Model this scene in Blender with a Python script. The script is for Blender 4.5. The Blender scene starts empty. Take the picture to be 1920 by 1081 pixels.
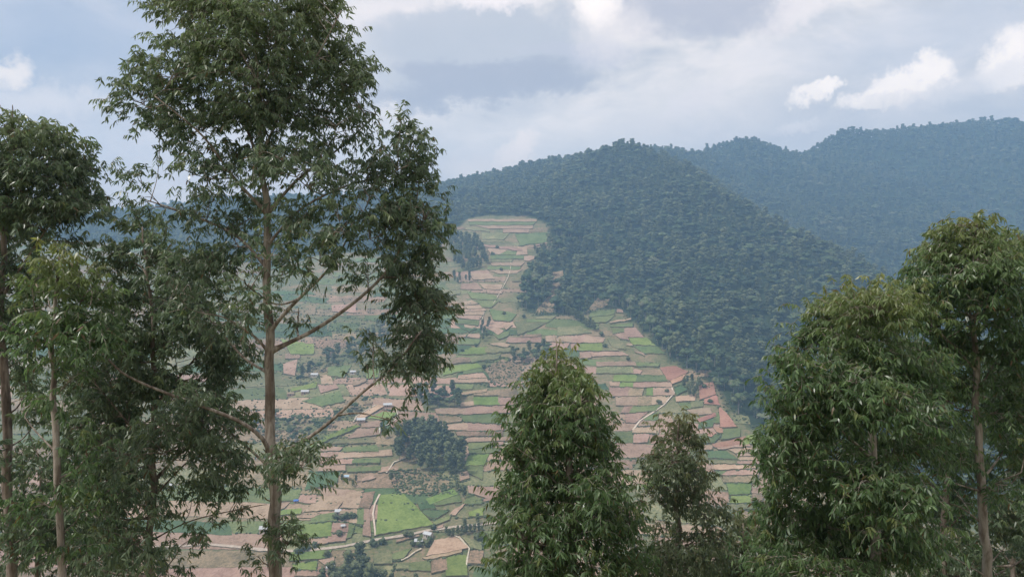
import bpy, math, random
import numpy as np
R = math.radians
rng = np.random.default_rng(7)
random.seed(7)
scene = bpy.context.scene

# ------------------------------------------------------------------ camera
# pinhole measured on the photograph: focal length 1400 px on a 1920 px frame, horizon on row 480
F, CX, HY = 1400.0, 960.0, 480.0
cam_d = bpy.data.cameras.new('camera')
cam_d.sensor_width = 36.0
cam_d.lens = 36.0 * F / 1920.0
cam_d.shift_y = -(540.5 - HY) / 1920.0
cam_d.clip_start, cam_d.clip_end = 0.1, 20000
cam = bpy.data.objects.new('camera', cam_d)
scene.collection.objects.link(cam)
cam.location = (0, 0, 0)
cam.rotation_euler = (R(90), 0, 0)
scene.camera = cam

# ------------------------------------------------------------------ light
SUN_EL, SUN_AZ = 56.0, -112.0      # azimuth from +Y (view direction), negative = left
sun_d = bpy.data.lights.new('sun', 'SUN')
sun_d.energy = 3.1
sun_d.angle = R(7)
sun_d.color = (1.0, 0.96, 0.90)
sun = bpy.data.objects.new('sun', sun_d)
scene.collection.objects.link(sun)
sun.rotation_euler = (R(90 - SUN_EL), 0, R(180 - SUN_AZ) )

scene.view_settings.view_transform = 'Standard'
scene.view_settings.look = 'None'
scene.view_settings.exposure = 0.12
scene.view_settings.gamma = 1.0
scene.render.engine = 'CYCLES'
cy = scene.cycles
cy.use_denoising = True
cy.max_bounces = 6
cy.diffuse_bounces = 3
cy.glossy_bounces = 2
cy.transmission_bounces = 4
cy.volume_bounces = 1
cy.transparent_max_bounces = 6
cy.sample_clamp_indirect = 6.0


class NT:
    """small helper to write node graphs"""
    def __init__(self, tree):
        self.t = tree
        self.n = tree.nodes
        self.l = tree.links

    def new(self, typ, **kw):
        nd = self.n.new(typ)
        for k, v in kw.items():
            setattr(nd, k, v)
        return nd

    def put(self, sock, v):
        if isinstance(v, bpy.types.NodeSocket):
            self.l.new(v, sock)
        elif v is not None:
            sock.default_value = v

    def math(self, op, a, b=None, c=None, clamp=False):
        nd = self.new('ShaderNodeMath', operation=op, use_clamp=clamp)
        self.put(nd.inputs[0], a)
        if b is not None: self.put(nd.inputs[1], b)
        if c is not None: self.put(nd.inputs[2], c)
        return nd.outputs[0]

    def mix(self, f, a, b):
        nd = self.new('ShaderNodeMix', data_type='RGBA')
        self.put(nd.inputs[0], f)
        self.put(nd.inputs[6], a if isinstance(a, bpy.types.NodeSocket) else (*a, 1))
        self.put(nd.inputs[7], b if isinstance(b, bpy.types.NodeSocket) else (*b, 1))
        return nd.outputs[2]

    def ramp(self, v, stops, interp='LINEAR'):
        nd = self.new('ShaderNodeValToRGB')
        nd.color_ramp.interpolation = interp
        el = nd.color_ramp.elements
        while len(el) < len(stops): el.new(0.5)
        for e, (p, c) in zip(el, stops):
            e.position = p
            e.color = (*c, 1) if len(c) == 3 else c
        self.put(nd.inputs[0], v)
        return nd.outputs[0]

    def noise(self, vec, scale, detail=4, rough=0.55, dist=0.0, lac=2.0):
        nd = self.new('ShaderNodeTexNoise')
        self.put(nd.inputs['Vector'], vec)
        nd.inputs['Scale'].default_value = scale
        nd.inputs['Detail'].default_value = detail
        nd.inputs['Roughness'].default_value = rough
        nd.inputs['Lacunarity'].default_value = lac
        nd.inputs['Distortion'].default_value = dist
        return nd

    def smooth(self, v, a, b):
        nd = self.new('ShaderNodeMapRange', interpolation_type='SMOOTHSTEP')
        self.put(nd.inputs[0], v)
        nd.inputs[1].default_value, nd.inputs[2].default_value = a, b
        return nd.outputs[0]


def build_world():
    w = bpy.data.worlds.new('World')
    scene.world = w
    w.use_nodes = True
    w.node_tree.nodes.clear()
    N = NT(w.node_tree)
    sky = N.new('ShaderNodeTexSky', sky_type='NISHITA')
    sky.sun_disc = False
    sky.sun_elevation = R(SUN_EL)
    sky.sun_rotation = R(SUN_AZ)
    sky.air_density, sky.dust_density, sky.ozone_density = 1.0, 1.5, 1.0
    blue = N.new('ShaderNodeVectorMath', operation='SCALE')
    N.l.new(sky.outputs[0], blue.inputs[0])
    blue.inputs['Scale'].default_value = 0.1
    tc = N.new('ShaderNodeTexCoord')
    d = tc.outputs['Generated']
    sx = N.new('ShaderNodeSeparateXYZ'); N.l.new(d, sx.inputs[0])
    az = N.math('ARCTAN2', sx.outputs[0], sx.outputs[1])
    el = N.math('ARCSINE', sx.outputs[2])
    # direction stretched so that cloud structure lies flat
    mp = N.new('ShaderNodeMapping'); N.l.new(d, mp.inputs[0]); mp.inputs['Scale'].default_value = (1, 1, 2.2)
    n1 = N.noise(mp.outputs[0], 2.6, 6, 0.55, 0.3)
    n2 = N.noise(mp.outputs[0], 8.0, 7, 0.6, 0.3)
    n3 = N.noise(d, 30.0, 7, 0.62)
    n4 = N.noise(d, 75.0, 5, 0.6)
    # wobble of the cloud outlines
    s2 = N.new('ShaderNodeSeparateColor'); N.l.new(n2.outputs['Color'], s2.inputs[0])
    s3 = N.new('ShaderNodeSeparateColor'); N.l.new(n3.outputs['Color'], s3.inputs[0])
    s4 = N.new('ShaderNodeSeparateColor'); N.l.new(n4.outputs['Color'], s4.inputs[0])
    def wob(base, parts):
        for v, k in parts: base = N.math('MULTIPLY_ADD', N.math('SUBTRACT', v, 0.5), k, base)
        return base
    A1, E1 = wob(az, [(s2.outputs[0], .18), (s3.outputs[0], .07)]), wob(el, [(s2.outputs[1], .10), (s3.outputs[1], .05)])
    A2, E2 = wob(az, [(s3.outputs[0], .05), (s4.outputs[0], .024)]), wob(el, [(s3.outputs[1], .045), (s4.outputs[1], .024)])
    def blob(px, py, rx, ry, rot=0, hard=(1.3, .5), fine=True):
        u, v = (px - CX) / F, (HY - py) / F
        a0 = math.atan2(u, 1); e0 = math.asin(v / math.sqrt(u*u + v*v + 1))
        ra, re = rx / F, ry / F
        A, E = (A2, E2) if fine else (A1, E1)
        x = N.math('SUBTRACT', A, a0); y = N.math('SUBTRACT', E, e0)
        c, s = math.cos(R(rot)), math.sin(R(rot))
        xr = N.math('MULTIPLY_ADD', x, c / ra, N.math('MULTIPLY', y, s / ra))
        yr = N.math('MULTIPLY_ADD', y, c / re, N.math('MULTIPLY', x, -s / re))
        q = N.math('ADD', N.math('MULTIPLY', xr, xr), N.math('MULTIPLY', yr, yr))
        return N.smooth(q, hard[0], hard[1] - .5)
    # overcast veil over blue: pale grey-violet and grey-blue, patchy
    veil = N.smooth(n1.outputs[0], .26, .56)
    greys = N.ramp(n2.outputs[0], [(.34, (.62, .62, .66)), (.5, (.86, .81, .79)), (.64, (1.13, 1.01, .94))])
    col = N.mix(N.math('MULTIPLY_ADD', veil, .26, .70), blue.outputs[0], greys)
    def over(col, m, c, k=1.0):
        return N.mix(N.math('MULTIPLY', m, k), col, c)
    # clear-ish blue upper left, pale warm glow low down on the left and centre
    col = over(col, blob(120, 60, 400, 130, 0, (1.8, .2), False), (.44, .51, .66), .8)
    col = over(col, blob(200, 330, 520, 100, 0, (1.7, .1), False), (1.02, .90, .88), .65)
    col = over(col, blob(60, 260, 300, 40, 5, (1.7, .1), False), (.66, .67, .74), .5)
    col = over(col, blob(740, 260, 330, 120, 0, (1.7, .1), False), (1.0, .92, .88), .6)
    col = over(col, blob(740, 30, 170, 60, 8, (1.7, .1), False), (1.1, .98, .94), .75)
    col = over(col, blob(1200, 220, 320, 80, 12, (1.7, .1), False), (1.08, .98, .92), .65)
    col = over(col, blob(1620, 300, 420, 130, 0, (1.7, .1), False), (.78, .75, .79), .6)
    col = over(col, blob(1760, 60, 260, 70, 0, (1.7, .1), False), (.74, .74, .80), .7)
    # grey cumulus in the middle with darker belly
    col = over(col, blob(900, 90, 250, 80, 2, (1.3, .8), False), (.60, .61, .66), .9)
    col = over(col, blob(890, 160, 250, 36, 4, (1.3, .7), False), (.47, .48, .56), .85)
    col = over(col, blob(1310, 0, 240, 60, 0, (1.4, .6), False), (.55, .54, .61), .85)
    col = over(col, blob(1090, 95, 90, 30, 0, (1.6, .3), False), (.66, .64, .72), .6)
    # bright breaks and sunlit puffs
    col = over(col, blob(1118, 8, 44, 40, 0, (2.0, .0)), (1.5, 1.32, 1.18), .85)
    col = over(col, blob(1150, 60, 70, 50, 0, (1.9, .1)), (1.15, 1.02, .95), .6)
    col = over(col, blob(930, -5, 95, 24, 0, (1.6, .3)), (1.25, 1.1, 1.05), .8)
    col = over(col, blob(968, 280, 52, 26, 30, (1.5, .4)), (1.3, 1.1, .98), .8)
    col = over(col, blob(930, 312, 105, 28, 0, (1.9, .1)), (1.05, .92, .86), .7)
    col = over(col, blob(1500, 15, 70, 32, 25, (1.6, .3)), (1.15, 1.02, .97), .7)
    col = over(col, blob(1300, 190, 100, 20, 25, (1.9, .1)), (1.02, .92, .90), .5)
    for b in ((1530, 175, 34, 17, 15), (1556, 160, 18, 12, 0), (1628, 188, 40, 19, 6), (1665, 165, 38, 24, 20), (1715, 160, 50, 24, 15), (1748, 130, 30, 24, 20), (1888, 128, 40, 30, 20), (1925, 95, 48, 38, 20)):
        col = over(col, blob(*b, (1.8, .75)), (1.36, 1.2, 1.08), .85)
    col = over(col, blob(1690, 186, 90, 14, 8, (1.8, .2)), (.96, .88, .85), .6)
    col = over(col, blob(1840, 152, 120, 20, 14, (1.9, .1)), (.96, .90, .89), .6)
    col = over(col, blob(1490, 240, 40, 15, 10, (1.5, .4)), (1.0, .92, .90), .75)
    col = over(col, blob(22, 135, 36, 24, 20, (1.5, .4)), (1.3, 1.12, .98), .8)
    col = over(col, blob(110, 190, 110, 22, 3, (1.9, .1)), (1.05, .95, .91), .6)
    # below the horizon the ground covers everything
    bg = N.new('ShaderNodeBackground'); N.l.new(col, bg.inputs[0]); bg.inputs[1].default_value = 1.0
    out = N.new('ShaderNodeOutputWorld'); N.l.new(bg.outputs[0], out.inputs[0])
build_world()


# ------------------------------------------------------------------ helpers
def link(o, parent=None):
    scene.collection.objects.link(o)
    if parent is not None: o.parent = parent
    return o

def tag(o, label=None, cat=None, group=None, kind=None):
    if label: o['label'] = label
    if cat: o['category'] = cat
    if group: o['group'] = group
    if kind: o['kind'] = kind
    return o

def empty(name, loc=(0, 0, 0), rz=0.0):
    o = bpy.data.objects.new(name, None)
    o.location = loc
    o.rotation_euler = (0, 0, rz)
    o.empty_display_size = 0.5
    return link(o)

def mesh_obj(name, verts, faces, mats, parent=None, loc=(0, 0, 0), smooth=False, fmat=None):
    me = bpy.data.meshes.new(name)
    me.from_pydata([tuple(v) for v in verts], [], [tuple(int(i) for i in f) for f in faces])
    for m in (mats if isinstance(mats, (list, tuple)) else [mats]): me.materials.append(m)
    if fmat is not None: me.polygons.foreach_set('material_index', np.asarray(fmat, dtype=np.int32))
    if smooth: me.polygons.foreach_set('use_smooth', np.ones(len(me.polygons), dtype=bool))
    me.update()
    o = bpy.data.objects.new(name, me)
    o.location = loc
    return link(o, parent)

def tri_mesh(name, V, T, mats, fmat=None, smooth=False, attrs=None):
    """fast mesh from numpy triangles"""
    me = bpy.data.meshes.new(name)
    V = np.ascontiguousarray(V, dtype=np.float32); T = np.ascontiguousarray(T, dtype=np.int32)
    me.vertices.add(len(V)); me.vertices.foreach_set('co', V.ravel())
    me.loops.add(T.size); me.loops.foreach_set('vertex_index', T.ravel())
    me.polygons.add(len(T))
    me.polygons.foreach_set('loop_start', np.arange(0, T.size, 3, dtype=np.int32))
    me.polygons.foreach_set('loop_total', np.full(len(T), 3, dtype=np.int32))
    for m in (mats if isinstance(mats, (list, tuple)) else [mats]): me.materials.append(m)
    if fmat is not None: me.polygons.foreach_set('material_index', np.asarray(fmat, dtype=np.int32))
    if smooth: me.polygons.foreach_set('use_smooth', np.ones(len(T), dtype=bool))
    for k, a in (attrs or {}).items():
        at = me.attributes.new(k, 'FLOAT', 'POINT'); at.data.foreach_set('value', np.ascontiguousarray(a, dtype=np.float32))
    me.update(calc_edges=True)
    return me

def unit(v):
    v = np.asarray(v, dtype=float)
    return v / (np.linalg.norm(v, axis=-1, keepdims=True) + 1e-9)

def value_noise(x, y, seed=0):
    """smooth 2-D value noise in -1..1"""
    xi, yi = np.floor(x).astype(np.int64), np.floor(y).astype(np.int64)
    fx, fy = x - xi, y - yi
    fx, fy = fx*fx*(3 - 2*fx), fy*fy*(3 - 2*fy)
    def h(a, b):
        n = (a * 374761393 + b * 668265263 + seed * 1442695041) & 0xffffffff
        n = ((n ^ (n >> 13)) * 1274126177) & 0xffffffff
        return ((n ^ (n >> 16)) & 0xffff) / 32767.5 - 1
    return (h(xi, yi)*(1-fx) + h(xi+1, yi)*fx)*(1-fy) + (h(xi, yi+1)*(1-fx) + h(xi+1, yi+1)*fx)*fy

def in_poly(px, py, poly):
    px, py = np.asarray(px, float), np.asarray(py, float)
    ins = np.zeros(px.shape, bool)
    n = len(poly)
    for i in range(n):
        x0, y0 = poly[i]; x1, y1 = poly[(i+1) % n]
        if y0 == y1: continue
        c = ((y0 > py) != (y1 > py)) & (px < (x1-x0)*(py-y0)/(y1-y0) + x0)
        ins ^= c
    return ins


# ------------------------------------------------------------------ materials
def mat(name):
    m = bpy.data.materials.new(name)
    m.use_nodes = True
    N = NT(m.node_tree)
    return m, N, m.node_tree.nodes['Principled BSDF']

def setp(N, b, col=None, rough=None, spec=None):
    if col is not None: N.put(b.inputs['Base Color'], col if isinstance(col, bpy.types.NodeSocket) else (*col, 1))
    if rough is not None: N.put(b.inputs['Roughness'], rough)
    if spec is not None: b.inputs['Specular IOR Level'].default_value = spec

def field_mat(name, c0, c1, c2, row=0.0, scale=.05, rough=.95):
    """tilled soil or crop: three tones, clumps and furrow rows"""
    m, N, b = mat(name)
    tc = N.new('ShaderNodeTexCoord'); oi = N.new('ShaderNodeObjectInfo')
    v = N.new('ShaderNodeVectorMath', operation='ADD'); N.l.new(tc.outputs['Object'], v.inputs[0])
    cx = N.new('ShaderNodeCombineXYZ')
    k = N.math('MULTIPLY', oi.outputs['Random'], 900.0)
    for i in range(3): N.l.new(k, cx.inputs[i])
    N.l.new(cx.outputs[0], v.inputs[1])
    a = N.noise(v.outputs[0], scale, 6, .7, .6)
    f = N.noise(v.outputs[0], .42, 4, .75)
    mixv = N.math('MULTIPLY_ADD', f.outputs[0], .55, N.math('MULTIPLY', a.outputs[0], .5))
    if row:
        wv = N.new('ShaderNodeTexWave', bands_direction='Y'); N.l.new(v.outputs[0], wv.inputs['Vector'])
        wv.inputs['Scale'].default_value = row; wv.inputs['Distortion'].default_value = 3.0
        wv.inputs['Detail'].default_value = 2.0; wv.inputs['Detail Scale'].default_value = .4
        mixv = N.math('MULTIPLY_ADD', wv.outputs['Fac'], .16, N.math('SUBTRACT', mixv, .06))
    col = N.ramp(mixv, [(.42, c0), (.52, c1), (.62, c2)])
    hs = N.new('ShaderNodeHueSaturation'); N.l.new(col, hs.inputs['Color'])
    N.put(hs.inputs['Value'], N.math('MULTIPLY_ADD', oi.outputs['Random'], .34, .83))
    N.put(hs.inputs['Hue'], N.math('MULTIPLY_ADD', N.math('FRACT', N.math('MULTIPLY', oi.outputs['Random'], 37.0)), .03, .485))
    setp(N, b, hs.outputs[0], rough, .15)
    bp = N.new('ShaderNodeBump'); bp.inputs['Strength'].default_value = .5; bp.inputs['Distance'].default_value = .6
    N.l.new(mixv, bp.inputs['Height']); N.l.new(bp.outputs[0], b.inputs['Normal'])
    return m

M = {}
M['s'] = field_mat('soil_pinkish', (.215, .142, .095), (.325, .218, .152), (.425, .30, .22), .25)
M['t'] = field_mat('soil_tan', (.29, .20, .12), (.40, .285, .18), (.50, .375, .25), .2)
M['r'] = field_mat('soil_red', (.25, .125, .085), (.35, .185, .125), (.42, .24, .17), .15)
M['g'] = field_mat('crop_green', (.07, .10, .036), (.12, .155, .055), (.19, .21, .09), .3)
M['b'] = field_mat('crop_bright', (.09, .135, .03), (.145, .20, .05), (.215, .265, .08), .35)
M['o'] = field_mat('grass_olive', (.11, .12, .055), (.175, .175, .085), (.27, .235, .13), .0)
M['d'] = field_mat('crop_dark', (.045, .075, .032), (.07, .11, .045), (.11, .15, .065), .3)
M['f'] = field_mat('fallow', (.13, .105, .06), (.24, .175, .11), (.36, .25, .165), .0)
M['bank'] = field_mat('terrace_bank', (.075, .08, .04), (.13, .125, .062), (.22, .165, .105), .0, .2)
M['path'] = field_mat('path_dirt', (.40, .33, .24), (.52, .44, .34), (.62, .54, .43), .0, .3)

def hill_mat():
    m, N, b = mat('hillside_ground')
    tc = N.new('ShaderNodeTexCoord')
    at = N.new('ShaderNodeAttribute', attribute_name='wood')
    a = N.noise(tc.outputs['Object'], .016, 6, .65, .4)
    f = N.noise(tc.outputs['Object'], .28, 5, .7)
    v = N.math('MULTIPLY_ADD', f.outputs[0], .5, N.math('MULTIPLY', a.outputs[0], .55))
    col = N.ramp(v, [(.38, (.07, .095, .04)), (.47, (.13, .145, .065)), (.54, (.20, .175, .095)), (.64, (.31, .215, .145))])
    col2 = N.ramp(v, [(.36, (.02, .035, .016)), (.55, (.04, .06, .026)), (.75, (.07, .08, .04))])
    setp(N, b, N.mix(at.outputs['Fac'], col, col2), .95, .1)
    bp = N.new('ShaderNodeBump'); bp.inputs['Strength'].default_value = .7; bp.inputs['Distance'].default_value = 1.5
    N.l.new(v, bp.inputs['Height']); N.l.new(bp.outputs[0], b.inputs['Normal'])
    return m
M['hill'] = hill_mat()

def far_leaf(name, stops, rough=.7):
    """foliage of far trees, toned per tree and per leaf clump"""
    m, N, b = mat(name)
    oi = N.new('ShaderNodeObjectInfo'); g = N.new('ShaderNodeNewGeometry')
    tc = N.new('ShaderNodeTexCoord')
    n = N.noise(tc.outputs['Object'], .6, 3, .6)
    big = N.noise(oi.outputs['Location'], .0075, 4, .6)
    v = N.math('MULTIPLY_ADD', oi.outputs['Random'], .52, N.math('MULTIPLY', n.outputs[0], .22))
    v = N.math('MULTIPLY_ADD', big.outputs[0], .95, N.math('SUBTRACT', v, .36))
    v = N.math('MULTIPLY_ADD', g.outputs['Random Per Island'], .25, v)
    setp(N, b, N.ramp(v, stops), rough, .25)
    return m
M['forest'] = far_leaf('forest_leaf', [(.12, (.016, .030, .018)), (.38, (.032, .056, .026)), (.60, (.055, .086, .034)), (.80, (.10, .132, .05)), (.95, (.16, .16, .10))])
M['gum'] = far_leaf('gum_leaf', [(.12, (.050, .066, .034)), (.5, (.092, .114, .050)), (.9, (.155, .172, .082))])
M['scrub'] = far_leaf('scrub_leaf', [(.12, (.045, .065, .028)), (.5, (.08, .105, .045)), (.9, (.13, .14, .065))])

def bark_mat(name, c0, c1, c2, sc=1.0):
    m, N, b = mat(name)
    tc = N.new('ShaderNodeTexCoord')
    mp = N.new('ShaderNodeMapping'); N.l.new(tc.outputs['Object'], mp.inputs[0]); mp.inputs['Scale'].default_value = (sc, sc, sc*.16)
    a = N.noise(mp.outputs[0], 9, 6, .65, .5)
    p = N.noise(tc.outputs['Object'], 1.7*sc, 4, .6)
    v = N.math('MULTIPLY_ADD', a.outputs[0], .7, N.math('MULTIPLY', p.outputs[0], .35))
    setp(N, b, N.ramp(v, [(.40, c0), (.50, c1), (.60, c2)]), .85, .25)
    bp = N.new('ShaderNodeBump'); bp.inputs['Strength'].default_value = .8; bp.inputs['Distance'].default_value = .02
    N.l.new(v, bp.inputs['Height']); N.l.new(bp.outputs[0], b.inputs['Normal'])
    return m
M['bark'] = bark_mat('gum_bark', (.095, .074, .060), (.19, .155, .13), (.36, .32, .28))
M['barkred'] = bark_mat('gum_bark_reddish', (.075, .058, .048), (.145, .115, .096), (.28, .235, .20))
M['barkfar'] = bark_mat('far_bark', (.12, .10, .08), (.22, .19, .16), (.32, .29, .25), .3)

def near_leaf(name, dark, mid, lite, young):
    m, N, b = mat(name)
    t = N.new('ShaderNodeAttribute', attribute_name='tint'); y = N.new('ShaderNodeAttribute', attribute_name='young')
    col = N.ramp(t.outputs['Fac'], [(0.0, dark), (.5, mid), (.93, lite), (1.0, (.15, .10, .05))])
    col = N.mix(y.outputs['Fac'], col, young)
    setp(N, b, col, N.math('MULTIPLY_ADD', t.outputs['Fac'], .16, .30), .6)
    tr = N.new('ShaderNodeBsdfTranslucent')
    hs = N.new('ShaderNodeHueSaturation'); N.l.new(col, hs.inputs['Color']); hs.inputs['Saturation'].default_value = 1.15; hs.inputs['Value'].default_value = 1.4
    hs.inputs['Hue'].default_value = .495
    N.l.new(hs.outputs[0], tr.inputs[0])
    mx = N.new('ShaderNodeMixShader'); mx.inputs[0].default_value = .44
    N.l.new(b.outputs[0], mx.inputs[1]); N.l.new(tr.outputs[0], mx.inputs[2])
    out = m.node_tree.nodes['Material Output']
    N.l.new(mx.outputs[0], out.inputs['Surface'])
    return m
M['leafA'] = near_leaf('gum_leaf_grey_green', (.068, .104, .064), (.124, .178, .104), (.205, .262, .158), (.20, .245, .085))
M['leafB'] = near_leaf('gum_leaf_green', (.052, .094, .044), (.100, .168, .070), (.172, .255, .108), (.245, .255, .085))
M['leafC'] = near_leaf('gum_leaf_dull', (.068, .094, .054), (.118, .158, .084), (.19, .225, .125), (.22, .21, .095))

def plain(name, col, rough=.7, spec=.3, var=.15, sc=1.5):
    m, N, b = mat(name)
    tc = N.new('ShaderNodeTexCoord')
    n = N.noise(tc.outputs['Object'], sc, 5, .6)
    d = tuple(c*(1-var*1.6) for c in col); l = tuple(min(1, c*(1+var)) for c in col)
    setp(N, b, N.ramp(n.outputs[0], [(.3, d), (.7, l)]), rough, spec)
    return m
M['tin'] = plain('tin_roof', (.52, .53, .54), .45, .5)
M['tinblue'] = plain('tin_roof_blue', (.42, .55, .66), .45, .5)
M['bluetarp'] = plain('blue_sheet', (.07, .17, .50), .5, .4)
M['mud'] = plain('mud_wall', (.42, .29, .21), .95, .1)
M['mudpale'] = plain('pale_wall', (.58, .50, .43), .9, .1)
M['thatch'] = plain('thatch', (.34, .26, .17), .95, .1, .3, 3)
M['dark'] = plain('dark_opening', (.05, .04, .035), .8, .1)


# ------------------------------------------------------------------ terrain
def P(px, py, D):
    return np.array(((px - CX) / F * D, D, (HY - py) / F * D))

ctrl = []
def cp(*pts):
    for p in pts: ctrl.append(P(*p))
for px in (-700, -250, 150, 450):
    cp((px, 1081, 630), (px, 1000, 690), (px, 900, 780), (px, 800, 890), (px, 700, 1030), (px, 600, 1220), (px, 500, 1520))
cp((-700, 425, 2300), (-250, 425, 2250), (150, 418, 2250), (300, 396, 2350), (420, 384, 2400), (540, 380, 2400), (700, 372, 2300),
   (450, 430, 1900), (620, 425, 1850), (760, 400, 1900))
for px in (620, 740):
    cp((px, 1081, 620), (px, 1000, 668), (px, 900, 745), (px, 800, 845), (px, 740, 930), (px, 600, 1190), (px, 500, 1450))
cp((600, 690, 1040), (520, 790, 905), (740, 690, 1000))
for px in (880, 1000, 1100):
    cp((px, 1081, 612), (px, 1000, 660), (px, 900, 738), (px, 800, 838), (px, 700, 968))
cp((880, 600, 1140), (880, 500, 1365), (900, 412, 1600), (1000, 600, 1120), (1000, 500, 1345), (1000, 412, 1585),
   (860, 362, 2150), (930, 352, 2080), (1000, 342, 2020), (1060, 320, 1980), (1120, 294, 1960), (1180, 277, 1950), (1240, 290, 1930),
   (1100, 600, 1120), (1100, 520, 1300), (1100, 400, 1620))
cp((1250, 1081, 605), (1250, 950, 690), (1250, 850, 785), (1250, 760, 880), (1220, 640, 1050),
   (1420, 1081, 600), (1420, 950, 690), (1420, 830, 800), (1200, 560, 1230), (1200, 480, 1405), (1200, 400, 1600), (1200, 330, 1790),
   (1300, 690, 960), (1300, 600, 1095), (1300, 500, 1290), (1300, 400, 1540), (1310, 340, 1740),
   (1450, 700, 955), (1450, 600, 1110), (1450, 500, 1320), (1450, 440, 1490),
   (1560, 800, 850), (1560, 650, 1040), (1570, 510, 1330), (1700, 700, 990), (1700, 575, 1190), (1850, 800, 900), (1850, 640, 1090),
   (1650, 1081, 620), (1900, 1081, 640), (2300, 1081, 680), (2300, 800, 950), (2300, 650, 1200))
# hollow behind the wooded spur
cp((1330, 352, 2150), (1420, 440, 1800), (1520, 500, 1680), (1640, 560, 1600), (1800, 600, 1550), (2000, 610, 1500))
# far wooded ridge
cp((1250, 286, 2750), (1310, 297, 2800), (1400, 268, 2850), (1450, 280, 2850), (1505, 298, 2850), (1590, 252, 2880), (1650, 260, 2880),
   (1690, 248, 2880), (1780, 246, 2900), (1870, 236, 2900), (1960, 240, 2900), (2300, 230, 2900), (2700, 260, 2900),
   (1420, 360, 2450), (1560, 340, 2550), (1560, 430, 2150), (1680, 400, 2250), (1700, 500, 1950), (1740, 310, 2650), (1860, 400, 2300), (1860, 500, 1980),
   (2200, 400, 2300), (2200, 520, 1900))
for X in (-2600, -1500, -500, 300, 1200, 2600):
    ctrl.append(np.array((X, 3800, 120.0)))
    ctrl.append(np.array((X*1.0, 3300, 200.0 if X > 0 else 120.0)))
for X in (-2600, 2600):
    for Y, Z in ((700, -200), (1500, 0), (2500, 250)): ctrl.append(np.array((X, Y, Z)))
for X in (-600, -300, 0, 300, 600):
    ctrl.append(np.array((X, 560, -279.0))); ctrl.append(np.array((X, 450, -226.0)))
ctrl = np.array(ctrl)

def tps_fit(c, lam=2e-4):
    xy = c[:, :2] / 1000.0
    n = len(xy)
    r2 = ((xy[:, None] - xy[None])**2).sum(-1)
    K = 0.5 * r2 * np.log(r2 + 1e-12) + np.eye(n) * lam
    Pm = np.c_[np.ones(n), xy]
    A = np.zeros((n+3, n+3)); A[:n, :n] = K; A[:n, n:] = Pm; A[n:, :n] = Pm.T
    return xy, np.linalg.solve(A, np.r_[c[:, 2], np.zeros(3)])
_xy, _w = tps_fit(ctrl)
GS = 6.0
GX = np.arange(-2700, 2700.1, GS); GY = np.arange(-60, 3840.1, GS)
def tps_eval(X, Y):
    out = np.zeros(X.size)
    x, y = X.ravel()/1000, Y.ravel()/1000
    for i in range(0, X.size, 40000):
        s = slice(i, i+40000)
        r2 = (x[s, None]-_xy[None, :, 0])**2 + (y[s, None]-_xy[None, :, 1])**2
        out[s] = (0.5*r2*np.log(r2+1e-12)) @ _w[:-3] + _w[-3] + _w[-2]*x[s] + _w[-1]*y[s]
    return out.reshape(X.shape)
# coarse thin-plate solution, refined bilinearly twice as fine
_cx = np.arange(-2700, 2700.1, 12.0); _cy = np.arange(-60, 3840.1, 12.0)
_A, _B = np.meshgrid(_cx, _cy)
_Zc = tps_eval(_A, _B)
def bil(Z, x0, y0, st, x, y):
    fx = np.clip((x-x0)/st, 0, Z.shape[1]-1.001); fy = np.clip((y-y0)/st, 0, Z.shape[0]-1.001)
    i, j = fx.astype(int), fy.astype(int); fx, fy = fx-i, fy-j
    return (Z[j, i]*(1-fx)+Z[j, i+1]*fx)*(1-fy) + (Z[j+1, i]*(1-fx)+Z[j+1, i+1]*fx)*fy
_X, _Y = np.meshgrid(GX, GY)
_Z = bil(_Zc, -2700, -60, 12.0, _X, _Y)
_amp = 1.2 + np.clip((_Y-1450)/900, 0, 1)*5 + np.clip((_X-250)/250, 0, 1)*np.clip((_Y-850)/300, 0, 1)*6
_Z = _Z + _amp*(value_noise(_X/120, _Y/120, 3) + .5*value_noise(_X/52, _Y/52, 4))
_fold = np.clip((_Y-1500)/500, 0, 1)*np.clip((_X-100)/500, 0, 1)*(1-.75*np.clip((_Y-2450)/300, 0, 1))
_Z = _Z + _fold*(24*value_noise((_X+.35*_Y)/190, _Y/700, 21) + 9*value_noise((_X-.2*_Y)/75, _Y/380, 22))
_sp = np.clip((_X-230)/200, 0, 1)*np.clip((_Y-950)/200, 0, 1)*(1-np.clip((_Y-1700)/200, 0, 1))
_Z = _Z + _sp*(13*value_noise((_X+.55*_Y)/120, (_Y-.3*_X)/420, 23))
_near = -1.75 - .52*np.clip(_Y-1.5, 0, None) + np.clip(-_Y-3, 0, None)*.3 + .5*value_noise(_X/14, _Y/14, 9)*np.clip((np.hypot(_X, _Y)-6)/20, 0, 1)
_k = np.clip((_Y-430)/150, 0, 1); _k = _k*_k*(3-2*_k)
GZ = _near*(1-_k) + _Z*_k
def T(x, y):
    return bil(GZ, -2700, -60, GS, np.asarray(x, float), np.asarray(y, float))

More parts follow.
